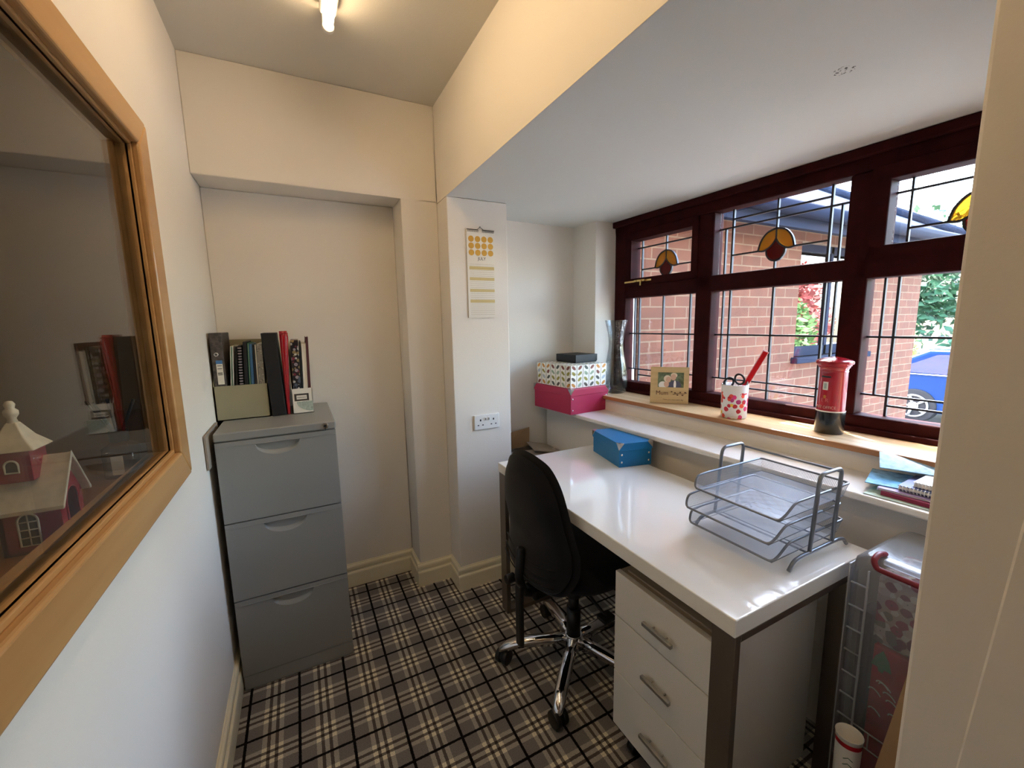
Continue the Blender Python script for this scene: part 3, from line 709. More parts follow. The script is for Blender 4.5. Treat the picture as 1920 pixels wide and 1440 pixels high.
book('lever_arch_file', 'mottled grey lever arch file with white spine label, far left in the khaki box', 'file', .009, .009, .040, .21, .343, M['marble'], parts=lever_parts)
book('paper_wallet', 'thin white and pale green paper wallet leaning right beside the grey lever arch file', 'folder', .052, .074, .009, .20, .290, M['paper'], pages=mat('sea_green', (120, 150, 140), .6))
book('document_folder', 'slim black folder leaning right, behind the white wire binding', 'folder', .066, .089, .008, .20, .288, M['black_card'], y0=1.985)
def spiral_parts(t, X):
    mb = MB()
    for k in range(26):
        z = HT+.010+k*.011
        mb.tube([X @ Vector((.0055+.0065*math.cos(a), 1.974+.005*math.sin(a), z)) for a in [2*PI*j/10 for j in range(10)]], .0012, 5, True)
    mb.build('wire_binding', mat('pink_white_wire', (216, 196, 204), .35, .3), t, weld=False)
book('spiral_notebook', 'notebook with pale pink wire binding, in the middle of the khaki box', 'notebook', .086, .100, .011, .19, .292, M['black_card'], y0=1.978, parts=spiral_parts)
book('black_notebook', 'black notebook just right of the pale pink wire binding', 'notebook', .103, .117, .013, .20, .306, M['black_card'])
book('green_booklet', 'thin green and teal booklet between black notebook and blue folder', 'booklet', .119, .133, .005, .20, .300, mat('booklet_green', (52, 132, 108), .5), pages=M['paper'])
book('blue_folder', 'blue card folder right of the green booklet in the khaki box', 'folder', .127, .138, .010, .20, .296, mat('folder_blue', (62, 104, 140), .5))
book('black_diary', 'narrow black diary right of the blue folder', 'notebook', .1405, .149, .007, .20, .292, M['black_card'])
book('white_booklet', 'thin white booklet right of the narrow black diary', 'booklet', .151, .157, .004, .20, .292, M['paper'], pages=M['paper'])
book('patterned_notebook', 'grey lace-patterned notebook at the right end of the khaki box', 'notebook', .157, .163, .0205, .20, .296, M['lace'])
book('ring_binder', 'tall thick black binder standing between the two file boxes', 'binder', .1955, .183, .052, .22, .342, M['black_card'], y0=1.955, z0=HT)
# glossy red folder, leaning with a curled top
t = thing('red_folder', 'glossy red plastic folder with curled top, right of the thick black binder', 'folder', (.262, 2.07, HT))
mb = MB(); rows = []
for j in range(13):
    f_ = j/12; z = HT+.001+f_*.348; xl = .2500-.002*f_; xr = .262+.020*f_**1.5 if f_ < .93 else .262+.020*f_**1.5-.006*(f_-.93)/.07
    rows.append([(xl, 1.962, z), (xl+(xr-xl)*.5, 1.957-.004*f_, z+.004*math.sin(f_*PI)), (xr, 1.966, z), (xr, 2.06, z), (xl, 2.06, z)])
V_ = [[mb.bm.verts.new(p) for p in r_] for r_ in rows]
for j in range(12):
    for i in range(5):
        f = mb.bm.faces.new([V_[j][i], V_[j][(i+1) % 5], V_[j+1][(i+1) % 5], V_[j+1][i]]); f.smooth = i < 2
mb.bm.faces.new(V_[0]); mb.bm.faces.new(V_[-1]); mb.build('sleeve', M['red'], t)
MB().tube([(.252, 1.9545, HT+.335), (.266, 1.9535, HT+.342), (.279, 1.960, HT+.338)], .0022, 8).tube([(.262, 1.9555, HT+.06), (.270, 1.954, HT+.2), (.278, 1.955, HT+.33)], .0015, 6).build('folded_edge', M['red'], t)
# white printed magazine holder
HX0, HX1, HY0, HY1 = .267, .349, 1.985, 2.19
HX0, HX1, HY0 = .2725, .3505, 1.960
t = thing('magazine_holder', 'white magazine holder with dark label frame and green leaf print, front right of cabinet', 'file box', (.31, 2.07, HT))
for a in ((HX0, HX1, HY0, HY1, HT, HT+.002),): B(*a).build('base', M['paper'], t)
B(HX0, HX1, HY0, HY0+.002, HT, HT+.106).build('front_panel', M['paper'], t)
B(HX0, HX1, HY1-.002, HY1, HT, HT+.30).build('back_panel', M['paper'], t)
for xa in (HX0, HX1-.002):
    pts = [(HY0, HT), (HY1, HT), (HY1, HT+.30), (HY1-.08, HT+.30), (HY0, HT+.106)]
    MB()._add([(x_, *p) for x_ in (xa, xa+.002) for p in pts], [tuple(range(5)), tuple(reversed(range(5, 10)))]+[(i, (i+1) % 5, 5+(i+1) % 5, 5+i) for i in range(5)]).build('side_panel', M['paper'], t)
lb = MB().box(HX0+.009, HX1-.014, HY0-.001, HY0, HT+.053, HT+.084).build('label_frame', mat('label_dark', (70, 64, 56), .6), t)
MB().box(HX0+.017, HX1-.022, HY0-.0018, HY0-.001, HT+.060, HT+.077).build('label_card', M['paper'], lb, bevel=.0006)
text('Stationery', .0090, frameX(((HX0+HX1)/2-.003, HY0-.002, HT+.0685), (1, 0, 0), (0, 0, 1)), M['ink'], 'label_text', lb, .0002, sx=.9)
pts = [(HX1-.0005, HT+.050), (HX0+.016, HT+.050)]+[(HX0+.016+(HX1-HX0-.0165)*(1-math.cos(f_*PI/2)), HT+.050-.043*math.sin(f_*PI/2)) for f_ in (.12, .25, .4, .55, .7, .85, 1.0)]
k = len(pts); q = MB()._add([(p[0], y_, p[1]) for y_ in (HY0-.0008, HY0) for p in pts], [tuple(range(k)), tuple(reversed(range(k, 2*k)))]+[(i, (i+1) % k, k+(i+1) % k, k+i) for i in range(k)]); bmesh.ops.triangulate(q.bm, faces=[f for f in q.bm.faces if len(f.verts) > 4]); q.build('leaf_print', mat('pale_green_print', (170, 182, 168), .6, var=.25, vs=120), t)
book('floral_folder', 'black folder with small white and pink flowers in the white magazine holder', 'folder', .277, .285, .030, .19, .306, M['floral_dark'], y0=1.965)
book('dark_folder', 'thin black folder behind the floral one in the white magazine holder', 'folder', .3085, .3175, .006, .19, .300, M['black_card'], y0=1.965)
book('writing_pad', 'white paper pad with cream pages at right of the white magazine holder', 'notepad', .3165, .326, .016, .19, .292, M['paper'], y0=1.965, pages=M['paper'])
book('maroon_notebook', 'slim maroon notebook at the far right of the white magazine holder', 'notebook', .3345, .343, .010, .19, .318, mat('maroon', (88, 44, 50), .5), y0=1.97, pages=M['paper'], spine=True)

# ------------------------------------------------------------------ calendar and socket on the pillar
t = thing('wall_calendar', 'long narrow July wall calendar with gold dots hanging on the pillar', 'calendar', (1.135, YP, 1.62))
yc = YP-.003
B(1.064, 1.210, yc-.003, yc, 1.409, 1.822).build('pages', M['paper'], t)
mb = MB()
for k in range(24):
    xk = 1.070+k*.0058
    if 9 < k < 13: continue
    mb.tube([(xk, yc-.0035+.005*math.cos(a), 1.819+.005*math.sin(a)) for a in [2*PI*j/8 for j in range(8)]], .0009, 5, True)
mb.tube([(1.066, yc-.004, 1.824), (1.118, yc-.004, 1.824), (1.135, yc-.004, 1.837), (1.152, yc-.004, 1.824), (1.208, yc-.004, 1.824)], .0012, 6)
mb.build('wire_hanger', M['black'], t, weld=False)
MB().cyl((1.135, YP, 1.838), (1.135, YP-.008, 1.838), .0022, n=10).build('pin', M['steel'], t)
mb = MB()
for r_ in range(3):
    for c_ in range(4): mb.cyl((1.0865+c_*.0335, yc-.003, 1.781-r_*.0315), (1.0865+c_*.0335, yc-.0036, 1.781-r_*.0315), .0142, n=24)
mb.build('gold_dots', M['gold_ink'], t, weld=False)
text('JULY', .020, frameX((1.140, yc-.0034, 1.690), (1, 0, 0), (0, 0, 1)), M['ink'], 'month_text', t, .0002)
mb = MB()
for zz in (1.639, 1.588, 1.533, 1.482): mb.box(1.074, 1.204, yc-.0036, yc-.003, zz, zz+.014)
mb.build('weekend_bands', M['gold_band'], t, weld=False)
mb = MB()
for k in range(27):
    zz = 1.424+k*.0092
    mb.box(1.076, 1.203, yc-.0039, yc-.0033, zz, zz+.0008)
mb.build('ruled_lines', M['ink_line'], t, weld=False)
t = thing('wall_socket', 'white double power socket low on the pillar', 'socket', (1.142, YP, .884))
B(1.0725, 1.2115, YP-.009, YP, .845, .921).build('face_plate', M['white'], t, bevel=.003, seg=3)
for k, xk in enumerate((1.106, 1.178)):
    MB().box(xk-.0035, xk+.0035, YP-.0096, YP-.0085, .889, .899).box(xk-.0165, xk-.0085, YP-.0096, YP-.0085, .866, .871).box(xk+.0085, xk+.0165, YP-.0096, YP-.0085, .866, .871).build('pin_holes', M['black'], t, weld=False)
for xk in (1.133, 1.151):
    sw = B(xk-.006, xk+.006, YP-.013, YP-.008, .890, .908).build('switch', M['white'], t, bevel=.002)
    B(xk-.002, xk+.002, YP-.0136, YP-.0125, .893, .904).build('switch_mark', M['ink'], sw)

# ------------------------------------------------------------------ lidded card boxes
def cardbox(name, label, P0, ang, wx, wy, h, lid, m, rivets=True):
    """front corner at P0; wx along local x, wy along local y"""
    t = thing(name, label, 'storage box', P0, ang, local=True)
    B(.003, wx-.003, .003, wy-.003, 0, h-.004).build('box_base', m[0] if isinstance(m, tuple) else m, t, bevel=.001)
    ld = MB().box(0, wx, 0, wy, h-lid, h)
    l = ld.build('lid', m[0] if isinstance(m, tuple) else m, t, bevel=.0015)
    if rivets:
        for (px, py, sx, sy) in ((0, 0, 1, 1), (wx, 0, -1, 1), (0, wy, 1, -1)):
            c = MB(); e = .0008
            c._add([(px-e*sx, py-e*sy, h+e), (px+.026*sx, py-e*sy, h+e), (px-e*sx, py+.026*sy, h+e)], [(0, 1, 2)])
            c._add([(px-e*sx, py-e*sy, h+e), (px+.026*sx, py-e*sy, h+e), (px-e*sx, py-e*sy, h-lid*.85)], [(0, 1, 2)])
            c._add([(px-e*sx, py-e*sy, h+e), (px-e*sx, py+.026*sy, h+e), (px-e*sx, py-e*sy, h-lid*.85)], [(0, 1, 2)])
            c.build('metal_corner', M['rivet'], l, solid=.0012)
        for xk in (.016, wx-.016):
            for zk in (.022, h-lid-.018): MB().sphere((xk, .003, zk), .0052, 8, sz=(1, .5, 1)).build('rivet', M['rivet'], t)
    return t
SHZ = .869
cardbox('red_box', 'pink-red card storage box on the white shelf under the leaf-patterned box', (1.622, 1.853, SHZ), math.radians(5), .286, .350, .142, .038, M['box_red'])
# leaf-pattern box: side faces carry a tighter pattern
cardbox('leaf_box', 'white storage box with coloured leaf pattern stacked on the red box', (1.634, 1.872, SHZ+.1435), math.radians(5), .272, .318, .128, .050, M['leafx'], rivets=False)
cardbox('black_box', 'flat black card box on top of the leaf-patterned box', (1.742, 1.975, SHZ+.273), math.radians(5), .170, .182, .046, .040, M['black_card'], rivets=False)
cardbox('blue_box', 'bright blue card storage box with metal corners at the back of the desk', (1.5195, 1.347, .7412), math.radians(-12.5), .166, .262, .108, .034, M['box_blue'])

# ------------------------------------------------------------------ cardboard carton in the alcove
t = thing('carton', 'open brown cardboard carton on the floor of the alcove behind the desk', 'carton', (1.48, 2.1, 0))
cz = .61
MB().box(1.30, 1.675, 1.97, 1.975, 0, cz).box(1.30, 1.675, 2.215, 2.22, 0, cz).box(1.30, 1.305, 1.97, 2.22, 0, cz).box(1.67, 1.675, 1.97, 2.22, 0, cz).box(1.30, 1.675, 1.97, 2.22, 0, .005).build('carton_body', M['card_grey'], t)
def flap(pts, nm='flap', m='card_grey'): 
    MB().poly(pts).build(nm, M[m], t, solid=.004)
flap([(1.30, 2.218, cz), (1.56, 2.218, cz), (1.575, 2.24, cz+.115), (1.30, 2.245, cz+.075)], m='card')
flap([(1.30, 1.972, cz), (1.66, 1.972, cz), (1.63, 2.08, cz+.012), (1.31, 2.08, cz+.03)])
flap([(1.673, 1.98, cz), (1.673, 2.21, cz), (1.53, 2.20, cz+.035), (1.49, 2.03, cz+.03)])

# ------------------------------------------------------------------ desk
DX0, DX1, DY0, DY1, DZ = 1.095, 1.667, .502, 1.689, .7402
t = thing('desk', 'white gloss desk with brushed steel legs under the window', 'desk', (1.38, 1.1, 0))
B(DX0, DX1, DY0, DY1, DZ-.044, DZ).build('desk_top', M['desk'], t, bevel=.003, seg=3)
for yy in (DY0+.001, DY1-.058):
    for nm, a in (('leg', (DX0+.004, DX0+.024, yy, yy+.057, 0, DZ-.0445)), ('leg', (1.600, 1.620, yy, yy+.057, 0, DZ-.0445)), ('foot_bar', (DX0+.024, 1.600, yy, yy+.057, 0, .018)), ('top_bar', (DX0+.024, 1.600, yy, yy+.057, DZ-.0625, DZ-.0445))):
        B(*a).build(nm, M['steel'], t, bevel=.0015)
# pedestal
PX0, PX1, PY0, PY1 = 1.121, 1.560, .566, .908
t = thing('drawer_pedestal', 'white three-drawer pedestal with steel bar handles under the near end of the desk', 'drawer unit', (1.34, .73, 0))
B(PX0+.019, PX1, PY0, PY1, .078, .606).build('carcass', M['ped_side'], t, bevel=.002)
B(PX0+.006, PX1, PY0, PY1, .606, .622).build('top_panel', M['ped_top'], t, bevel=.002)
B(PX0+.03, PX1-.03, PY0+.02, PY1-.02, .622, .628).build('pen_tray', M['ped_top'], t, bevel=.002)
for z0, z1 in ((.480, .624), (.2905, .4765), (.094, .287)):
    d_ = B(PX0, PX0+.018, PY0, PY1, z0, z1).build('drawer', M['ped'], t, bevel=.0015)
    zc = (z0+z1)/2-.009 if z1 < .6 else .5425
    hn = MB().box(PX0-.022, PX0-.012, .674, .776, zc-.0055, zc+.0055)
    hn.box(PX0-.013, PX0+.001, .700, .704, zc-.003, zc+.002).box(PX0-.013, PX0+.001, .746, .750, zc-.003, zc+.002)
    hn.build('bar_handle', M['silver'], d_, bevel=.0012)
for x_ in (PX0+.05, PX1-.05):
    for y_ in (PY0+.05, PY1-.05):
        c_ = MB().cyl((x_, y_-.014, .0255), (x_, y_+.014, .0255), .025, n=20).build('castor', M['plastic_black'], t, bevel=.003)
        MB().box(x_-.012, x_+.012, y_-.018, y_+.018, .046, .079).build('castor_housing', M['silver'], c_)

# ------------------------------------------------------------------ office chair
CH = thing('office_chair', 'black fabric swivel chair with chrome five-star base pushed under the desk', 'chair', (1.21, 1.25, 0), math.radians(4), local=True)
def pillow(prof_out, depth, axis_fn, rings=7):
    """closed padded shape: prof_out = outline [(a,b)]; depth profile from centre to rim and back"""
    mb = MB(); n = len(prof_out); ca = sum(p[0] for p in prof_out)/n; cb = sum(p[1] for p in prof_out)/n
    rows = []
    prs = [(k/rings, 1) for k in range(1, rings+1)]
    top = []
    for k in range(1, rings+1):
        f_ = k/rings; rows.append((f_**.75, depth[0]*(1-f_**5)))
    for k in range(rings, 0, -1):
        f_ = k/rings; rows.append((f_**.75 if k < rings else .985, -depth[1]*(1-f_**5)))
    cv0 = mb.bm.verts.new(axis_fn(ca, cb, depth[0])); cv1 = mb.bm.verts.new(axis_fn(ca, cb, -depth[1]))
    R_ = [[mb.bm.verts.new(axis_fn(ca+(p[0]-ca)*s_, cb+(p[1]-cb)*s_, d_)) for p in prof_out] for s_, d_ in rows]
    for i in range(n):
        j = (i+1) % n
        f = mb.bm.faces.new([cv0, R_[0][i], R_[0][j]]); f.smooth = True
        f = mb.bm.faces.new([cv1, R_[-1][j], R_[-1][i]]); f.smooth = True
        for a_, b_ in zip(R_, R_[1:]):
            f = mb.bm.faces.new([a_[i], b_[i], b_[j], a_[j]]); f.smooth = True
    return mb
def closed_spline(P, n=6):
    out = []; m = len(P)
    for i in range(m):
        p0, p1, p2, p3 = P[i-1], P[i], P[(i+1) % m], P[(i+2) % m]
        for k in range(n):
            t_ = k/n; out.append(tuple(.5*((2*p1[j])+(-p0[j]+p2[j])*t_+(2*p0[j]-5*p1[j]+4*p2[j]-p3[j])*t_*t_+(-p0[j]+3*p1[j]-3*p2[j]+p3[j])*t_**3) for j in (0, 1)))
    return out
half = [(.065, .922), (.120, .898), (.163, .835), (.188, .745), (.196, .660), (.206, .585), (.205, .525), (.172, .462), (.105, .432)]
outl = closed_spline([(0, .930)]+half+[(0, .424)]+[(-p[0], p[1]) for p in reversed(half)])
def backfn(off, tilt=.01):
    def f(a, b, d):     # a = across (local y), b = height, d = towards the seat
        lum = .028*math.exp(-((b-.60)/.10)**2)
        return (-.235+off+d+lum+.9*a*a-tilt*(b-.5), a, b)
    return f
pillow(outl, (.034, .012), backfn(.030)).build('backrest', M['fabric'], CH)
out2 = [(p[0]*.93, .69+(p[1]-.69)*.94) for p in outl]
pillow(out2, (.004, .028), backfn(.010)).build('back_shell', M['fabric'], CH)
mb = MB()
for zz in (.555, .525, .495): mb.tube([Vector(backfn(-.016)(a, zz-.02*(1-(a/.16)**2), 0)) for a in [-.16+.032*i for i in range(11)]], .0022, 6)
mb.build('seam_lines', M['fabric'], CH, weld=False)
seat = closed_spline([(.235, 0), (.225, .12), (.16, .215), (0, .235), (-.15, .215), (-.21, .12), (-.215, 0), (-.21, -.12), (-.15, -.215), (0, -.235), (.16, -.215), (.225, -.12)])
pillow(seat, (.040, .030), lambda a, b, d: (a+.035, b, .465+d-.02*max(0, a-.12)/.1)).build('seat', M['fabric'], CH)
MB().box(-.10, .12, -.09, .09, .385, .432).cyl((0, 0, .30), (0, 0, .39), .035).box(-.21, -.05, -.035, .035, .37, .41).build('tilt_mechanism', M['plastic_black'], CH, bevel=.008)
mb = MB().tube([(-.10, 0, .385), (-.18, 0, .375), (-.235, 0, .40), (-.255, 0, .47), (-.245, 0, .58)], .016, 12)
mb.box(-.282, -.262, -.045, -.012, .222, .46).build('back_support_bar', M['plastic_black'], CH, bevel=.006)
for a in (-1, 1):
    MB().tube([(-.03, a*.08, .40), (-.05, a*.19, .39), (-.05, a*.235, .375)], .006, 8).box(-.075, -.025, a*.235-.02, a*.235+.02, .368, .38).build('lever', M['plastic_black'], CH)
MB().cyl((-.24, .06, .43), (-.275, .06, .43), .018, n=16).build('tension_knob', M['plastic_black'], CH, bevel=.003)
MB().cyl((0, 0, .12), (0, 0, .25), .028).cyl((0, 0, .24), (0, 0, .30), .021).build('gas_lift_cover', M['plastic_black'], CH)
MB().cyl((0, 0, .075), (0, 0, .135), .040, .034, n=28).build('hub', M['chrome'], CH, bevel=.003)
for k in range(5):
    a = math.radians(223.9-4+72*k); u = Vector((math.cos(a), math.sin(a), 0)); z = Vector((0, 0, 1)); v = z.cross(u)
    mb = MB(); rows = []
    for f_, hw, zt, zb in ((.03, .020, .128, .085), (.10, .021, .124, .088), (.18, .022, .116, .086), (.24, .022, .104, .078), (.275, .021, .090, .066), (.297, .017, .074, .058), (.305, .009, .066, .058)):
        rows.append([u*f_+v*(-hw)+z*zb, u*f_+v*(-hw*1.02)+z*(zt-.010), u*f_+v*(-hw*.55)+z*zt, u*f_+v*(hw*.55)+z*zt, u*f_+v*(hw*1.02)+z*(zt-.010), u*f_+v*hw+z*zb])
    V_ = [[mb.bm.verts.new(p) for p in r_] for r_ in rows]
    for A_, C_ in zip(V_, V_[1:]):
        for i in range(6):
            f = mb.bm.faces.new([A_[i], A_[(i+1) % 6], C_[(i+1) % 6], C_[i]]); f.smooth = True
    mb.bm.faces.new(V_[0]); mb.bm.faces.new(V_[-1])
    arm = mb.build('base_arm', M['chrome'], CH)
    p = u*.285; q = Matrix.Translation(p) @ Matrix.Rotation(a+.9+k*.8, 4, 'Z')
    cs = MB().cyl(q @ Vector((0, -.026, .0305)), q @ Vector((0, -.006, .0305)), .030, n=24).cyl(q @ Vector((0, .006, .0305)), q @ Vector((0, .026, .0305)), .030, n=24)
    cs.cyl(q @ Vector((0, -.007, .034)), q @ Vector((0, .007, .034)), .025, n=20).cyl(p+z*.04, p+z*.068, .008)
    cs.build('castor', M['plastic_black'], arm, bevel=.004)

# ------------------------------------------------------------------ things on the window sill
SZ = .9553
t = thing('glass_vase', 'tall waisted clear glass vase in the far corner of the oak sill', 'vase', (1.990, 1.915, SZ), local=True)
pr_ = [(.0, .004), (.05, .004), (.062, .012), (.069, .04), (.070, .09), (.064, .15), (.052, .21), (.044, .265), (.042, .30), (.048, .35), (.058, .395), (.066, .430)]
inn = [(r-.003 if r > .01 else 0, z+.004 if i < 3 else z) for i, (r, z) in enumerate(pr_)]
pr_ = [(1e-4, 0)]+[(r, z-.004 if i < 3 else z) for i, (r, z) in enumerate(pr_[1:])]
MB().lathe(pr_, n=56).lathe([(max(1e-4, r), z) for r, z in reversed(inn)], n=56).build('vase_body', M['clear'], t)
N = NT('etched_glass'); tr = N.n('ShaderNodeBsdfTransparent'); gl = N.n('ShaderNodeBsdfGlossy'); gl.inputs['Roughness'].default_value = .25
v = N.n('ShaderNodeTexVoronoi'); v.inputs['Scale'].default_value = 210; N.l(N.obj(), v.inputs['Vector'])
x = N.xyz(); patch = N.math('GREATER_THAN', N.noise(17, 2), .52)
fac = N.math('MULTIPLY', N.math('MULTIPLY', N.math('LESS_THAN', v.outputs['Distance'], .32), patch), .55)
mx = N.n('ShaderNodeMixShader'); N.l(fac, mx.inputs[0]); N.l(tr.outputs[0], mx.inputs[1]); N.l(gl.outputs[0], mx.inputs[2]); N.l(mx.outputs[0], N.o.inputs[0])
MB().lathe([(r+.0006, z) for r, z in pr_[3:]], n=56).build('etched_dots', N.m, t)
# photo frame
ux = Vector((.67, -.742, 0)); uz = Vector((.742*.0, 0, 1)); nb = Vector((-.742, -.67, 0))
lean = math.radians(7); up2 = (Vector((0, 0, 1))*math.cos(lean)-nb*math.sin(lean)).normalized()
FM = frameX((1.9235, 1.571, SZ+.001), ux, up2)     # local x right, y up, z towards the viewer
t = thing('photo_frame', 'light wooden photo frame of a smiling couple, engraved Mum, on the oak sill', 'photo frame', M4=FM, local=True)
FW, FH = .184, .186
mb = MB()
ph = (.036, .160, .082, .158)
mb.box(0, ph[0], 0, FH, -.006, .006).box(ph[1], FW, 0, FH, -.006, .006).box(ph[0], ph[1], 0, ph[2], -.006, .006).box(ph[0], ph[1], ph[3], FH, -.006, .006)
mb.build('wood_panel', M['frame_wood'], t)
B(ph[0]-.003, ph[1]+.003, ph[2]-.003, ph[3]+.003, -.0035, .0025).build('photo_backdrop', M['photo_bg'], t)
def ell(cx_, cy_, rx, ry, z_, m, nm):
    pts = [(cx_+rx*math.cos(2*PI*i/28), cy_+ry*math.sin(2*PI*i/28)) for i in range(28)]
    pts = [(min(max(p[0], ph[0]), ph[1]), min(max(p[1], ph[2]), ph[3])) for p in pts]
    MB().prism(pts, .0024, z_).build(nm, m, t)
ell(.118, .090, .030, .028, .0030, M['suit'], 'photo_suit'); ell(.118, .096, .006, .022, .0033, M['paper'], 'photo_shirt'); ell(.060, .092, .020, .020, .0031, M['paper'], 'photo_dress')
ell(.113, .144, .016, .013, .0034, M['hair'], 'photo_hair'); ell(.111, .134, .0125, .016, .0038, M['skin'], 'photo_face')
ell(.082, .126, .018, .018, .0036, M['hair'], 'photo_hair'); ell(.087, .122, .012, .015, .0041, M['skin'], 'photo_face'); ell(.078, .098, .012, .016, .0035, M['skin'], 'photo_arm')
text('Mum', .030, Matrix.Translation((.058, .052, .0062)), M['burn'], 'engraved_name', t, .0003)
text('I love you more each day', .0105, Matrix.Translation((.112, .019, .0062)), M['burn'], 'engraved_line', t, .0003, sx=.9)
mb = MB().tube([(.110, .046, .0065), (.135, .052, .0065), (.160, .050, .0065), (.176, .056, .0065)], .0012, 6)
for x_, y_ in ((.120, .055), (.132, .044), (.145, .058), (.156, .043), (.168, .058), (.104, .060)): mb.sphere((x_, y_, .0065), .004, 6, sz=(1.2, .7, .2))
mb.build('engraved_leaves', M['burn'], t, weld=False)
mb = MB(); mb.box(.07, .11, .002, .12, -.010, -.006); mb._add([(.075, .10, -.009), (.105, .10, -.009), (.105, .004, -.060), (.075, .004, -.060)], [(0, 1, 2, 3)]); mb.build('easel_back', M['black_card'], t)
# floral pencil cup
CUP = (1.981, 1.141)
t = thing('pencil_cup', 'white cup with red and pink flowers on the oak sill', 'pen pot', (*CUP, SZ))
MB().lathe([(1e-4, 0), (.048, 0), (.051, .003), (.0525, .140), (.0515, .144), (.0500, .144), (.0485, .006), (1e-4, .006)], (*CUP, SZ), 48).build('cup_body', M['floral_cup'], t)
MB().tube([(CUP[0]+.0518*math.cos(a), CUP[1]+.0518*math.sin(a), SZ+.1435) for a in [2*PI*i/40 for i in range(40)]], .0018, 8, True).build('rim', M['chrome'], t)
vx = Vector((.564, -.826, 0))       # screen-right direction at the cup
def cupP(r, z, f=0): return Vector((CUP[0], CUP[1], SZ))+vx*r+Vector((.826, .564, 0))*f+Vector((0, 0, z))
t = thing('plastic_ruler', 'shiny red plastic holder sticking up out of the floral cup, leaning right', 'ruler', cupP(.02, .05))
a0, a1 = cupP(-.022, .014), cupP(.106, .288); d = (a1-a0).normalized(); sd = d.cross(Vector((.826, .564, 0))).normalized(); nn = sd.cross(d)
X = frameX(a0, sd, d); Lr = (a1-a0).length
MB().box(-.0105, .0105, 0, Lr, -.0035, .0035, X).build('strip', M['red_plastic'], t, bevel=.003)
MB().box(-.0115, -.009, .16, Lr, -.0045, .0045, X).box(.009, .0115, .16, Lr, -.0045, .0045, X).box(-.0115, .0115, Lr-.003, Lr+.001, -.0045, .0045, X).build('pale_edge', mat('pale_pink', (236, 170, 176), .3), t, bevel=.001)
t = thing('scissors', 'pair of scissors with black loop handles in the floral cup', 'scissors', cupP(-.01, .05))
for (c0, z0, rot) in ((-.026, .150, -.5), (.016, .166, .35)):
    pts = []
    for i in range(24):
        a = 2*PI*i/24; q = Vector((.017*math.cos(a), .024*math.sin(a)*(1 if math.sin(a) > 0 else .8))); c_, s_ = math.cos(rot), math.sin(rot)
        pts.append(cupP(c0+q.x*c_-q.y*s_, z0+q.x*s_+q.y*c_, -.012))
    MB().tube(pts, .0042, 10, True).build('handle_loop', M['black'], t)
MB().tube([cupP(-.02, .130, -.012), cupP(.0, .02, -.01)], .003, 6).tube([cupP(.012, .146, -.012), cupP(.004, .02, -.008)], .003, 6).build('blades', M['silver'], t)
for nm, lb, r, h, f, m in (('pen', 'black pen standing at the left inside the floral cup', -.040, .150, .01, 'black'), ('pen', 'white and grey pen at the right edge of the floral cup', .046, .150, -.01, 'silver')):
    t = thing(nm, lb, 'pen', cupP(r*.5, .02)); MB().cyl(cupP(r*.6, .012, f*.6), cupP(r, h, f), .0035, n=12).build('barrel', M[m], t)
    MB().cyl(cupP(r, h, f), cupP(r*1.01, h+.010, f), .0035, .0015, n=12).build('tip', M[m], t)
# post box money tin
PB = (2.045, .803)
dv = Vector((cam.location.x-PB[0], cam.location.y-PB[1], 0)).normalized()
aface = math.atan2(dv.y, dv.x)-math.radians(28)
t = thing('post_box_tin', 'red and black pillar post box money tin on the oak sill', 'money box', (*PB, SZ), aface, local=True)   # local +x is its front
MB().lathe([(1e-4, 0), (.0440, 0), (.0450, .002), (.0450, .078), (.0445, .081), (1e-4, .081)], n=56).build('black_base', M['black_gloss'], t)
MB().lathe([(.0448, .081), (.0455, .083), (.0448, .0855)], n=56).build('white_line', M['paper'], t)
MB().lathe([(.0436, .081), (.0430, .085), (.0425, .226), (.0438, .229), (.0425, .233), (.0440, .239), (.0450, .241), (1e-4, .241)], n=56).build('red_body', M['red'], t)
MB().lathe([(.0440, .239), (.0475, .243), (.0475, .247), (.0510, .249), (.0515, .253), (.0565, .256), (.0572, .262), (.0560, .266), (.050, .270), (.030, .2765), (.010, .2805), (1e-4, .281)], n=56).build('cap', M['red'], t)
for q in t.children:
    if q.name.startswith(('cap', 'red_body', 'black_base')):
        e_ = q.modifiers.new('split', 'EDGE_SPLIT'); e_.split_angle = math.radians(28)
def wrap_plate(a0, a1, z0, z1, r0, r1, m, nm):
    n = 10; mb = MB(); vs = []
    for r in (r0, r1):
        for z in (z0, z1):
            for i in range(n+1):
                a = a0+(a1-a0)*i/n; vs.append((r*math.cos(a), r*math.sin(a), z))
    k = n+1; F = []
    for i in range(n):
        F += [(i, i+1, k+i+1, k+i), (2*k+i, 3*k+i, 3*k+i+1, 2*k+i+1), (i, 2*k+i, 2*k+i+1, i+1), (k+i, k+i+1, 3*k+i+1, 3*k+i)]
    F += [(0, k, 3*k, 2*k), (n, 2*k+n, 3*k+n, k+n)]
    mb._add(vs, F); return mb.build(nm, m, t)
wrap_plate(-.42, .42, .203, .218, .0425, .0455, M['red'], 'slot_surround'); wrap_plate(-.34, .34, .2075, .2135, .0425, .0462, M['black'], 'slot')
wrap_plate(-.26, .26, .158, .196, .0425, .0440, M['red'], 'notice_frame'); wrap_plate(-.19, .19, .162, .192, .0425, .0446, M['paper'], 'collection_notice')
wrap_plate(-.10, .10, .167, .187, .0440, .0449, mat('notice_print', (176, 186, 172), .6), 'notice_print')
fx = frameX((.0434, 0, .137), (0, 1, 0), (0, 0, 1))
text('♔', .016, fx, M['gold_ink'], 'crown', t, .0003, wrap=.0434)
text('E R', .018, frameX((.0434, 0, .124), (0, 1, 0), (0, 0, 1)), mat('relief_pink', (206, 96, 96), .4), 'royal_cypher', t, .0004, wrap=.0434)
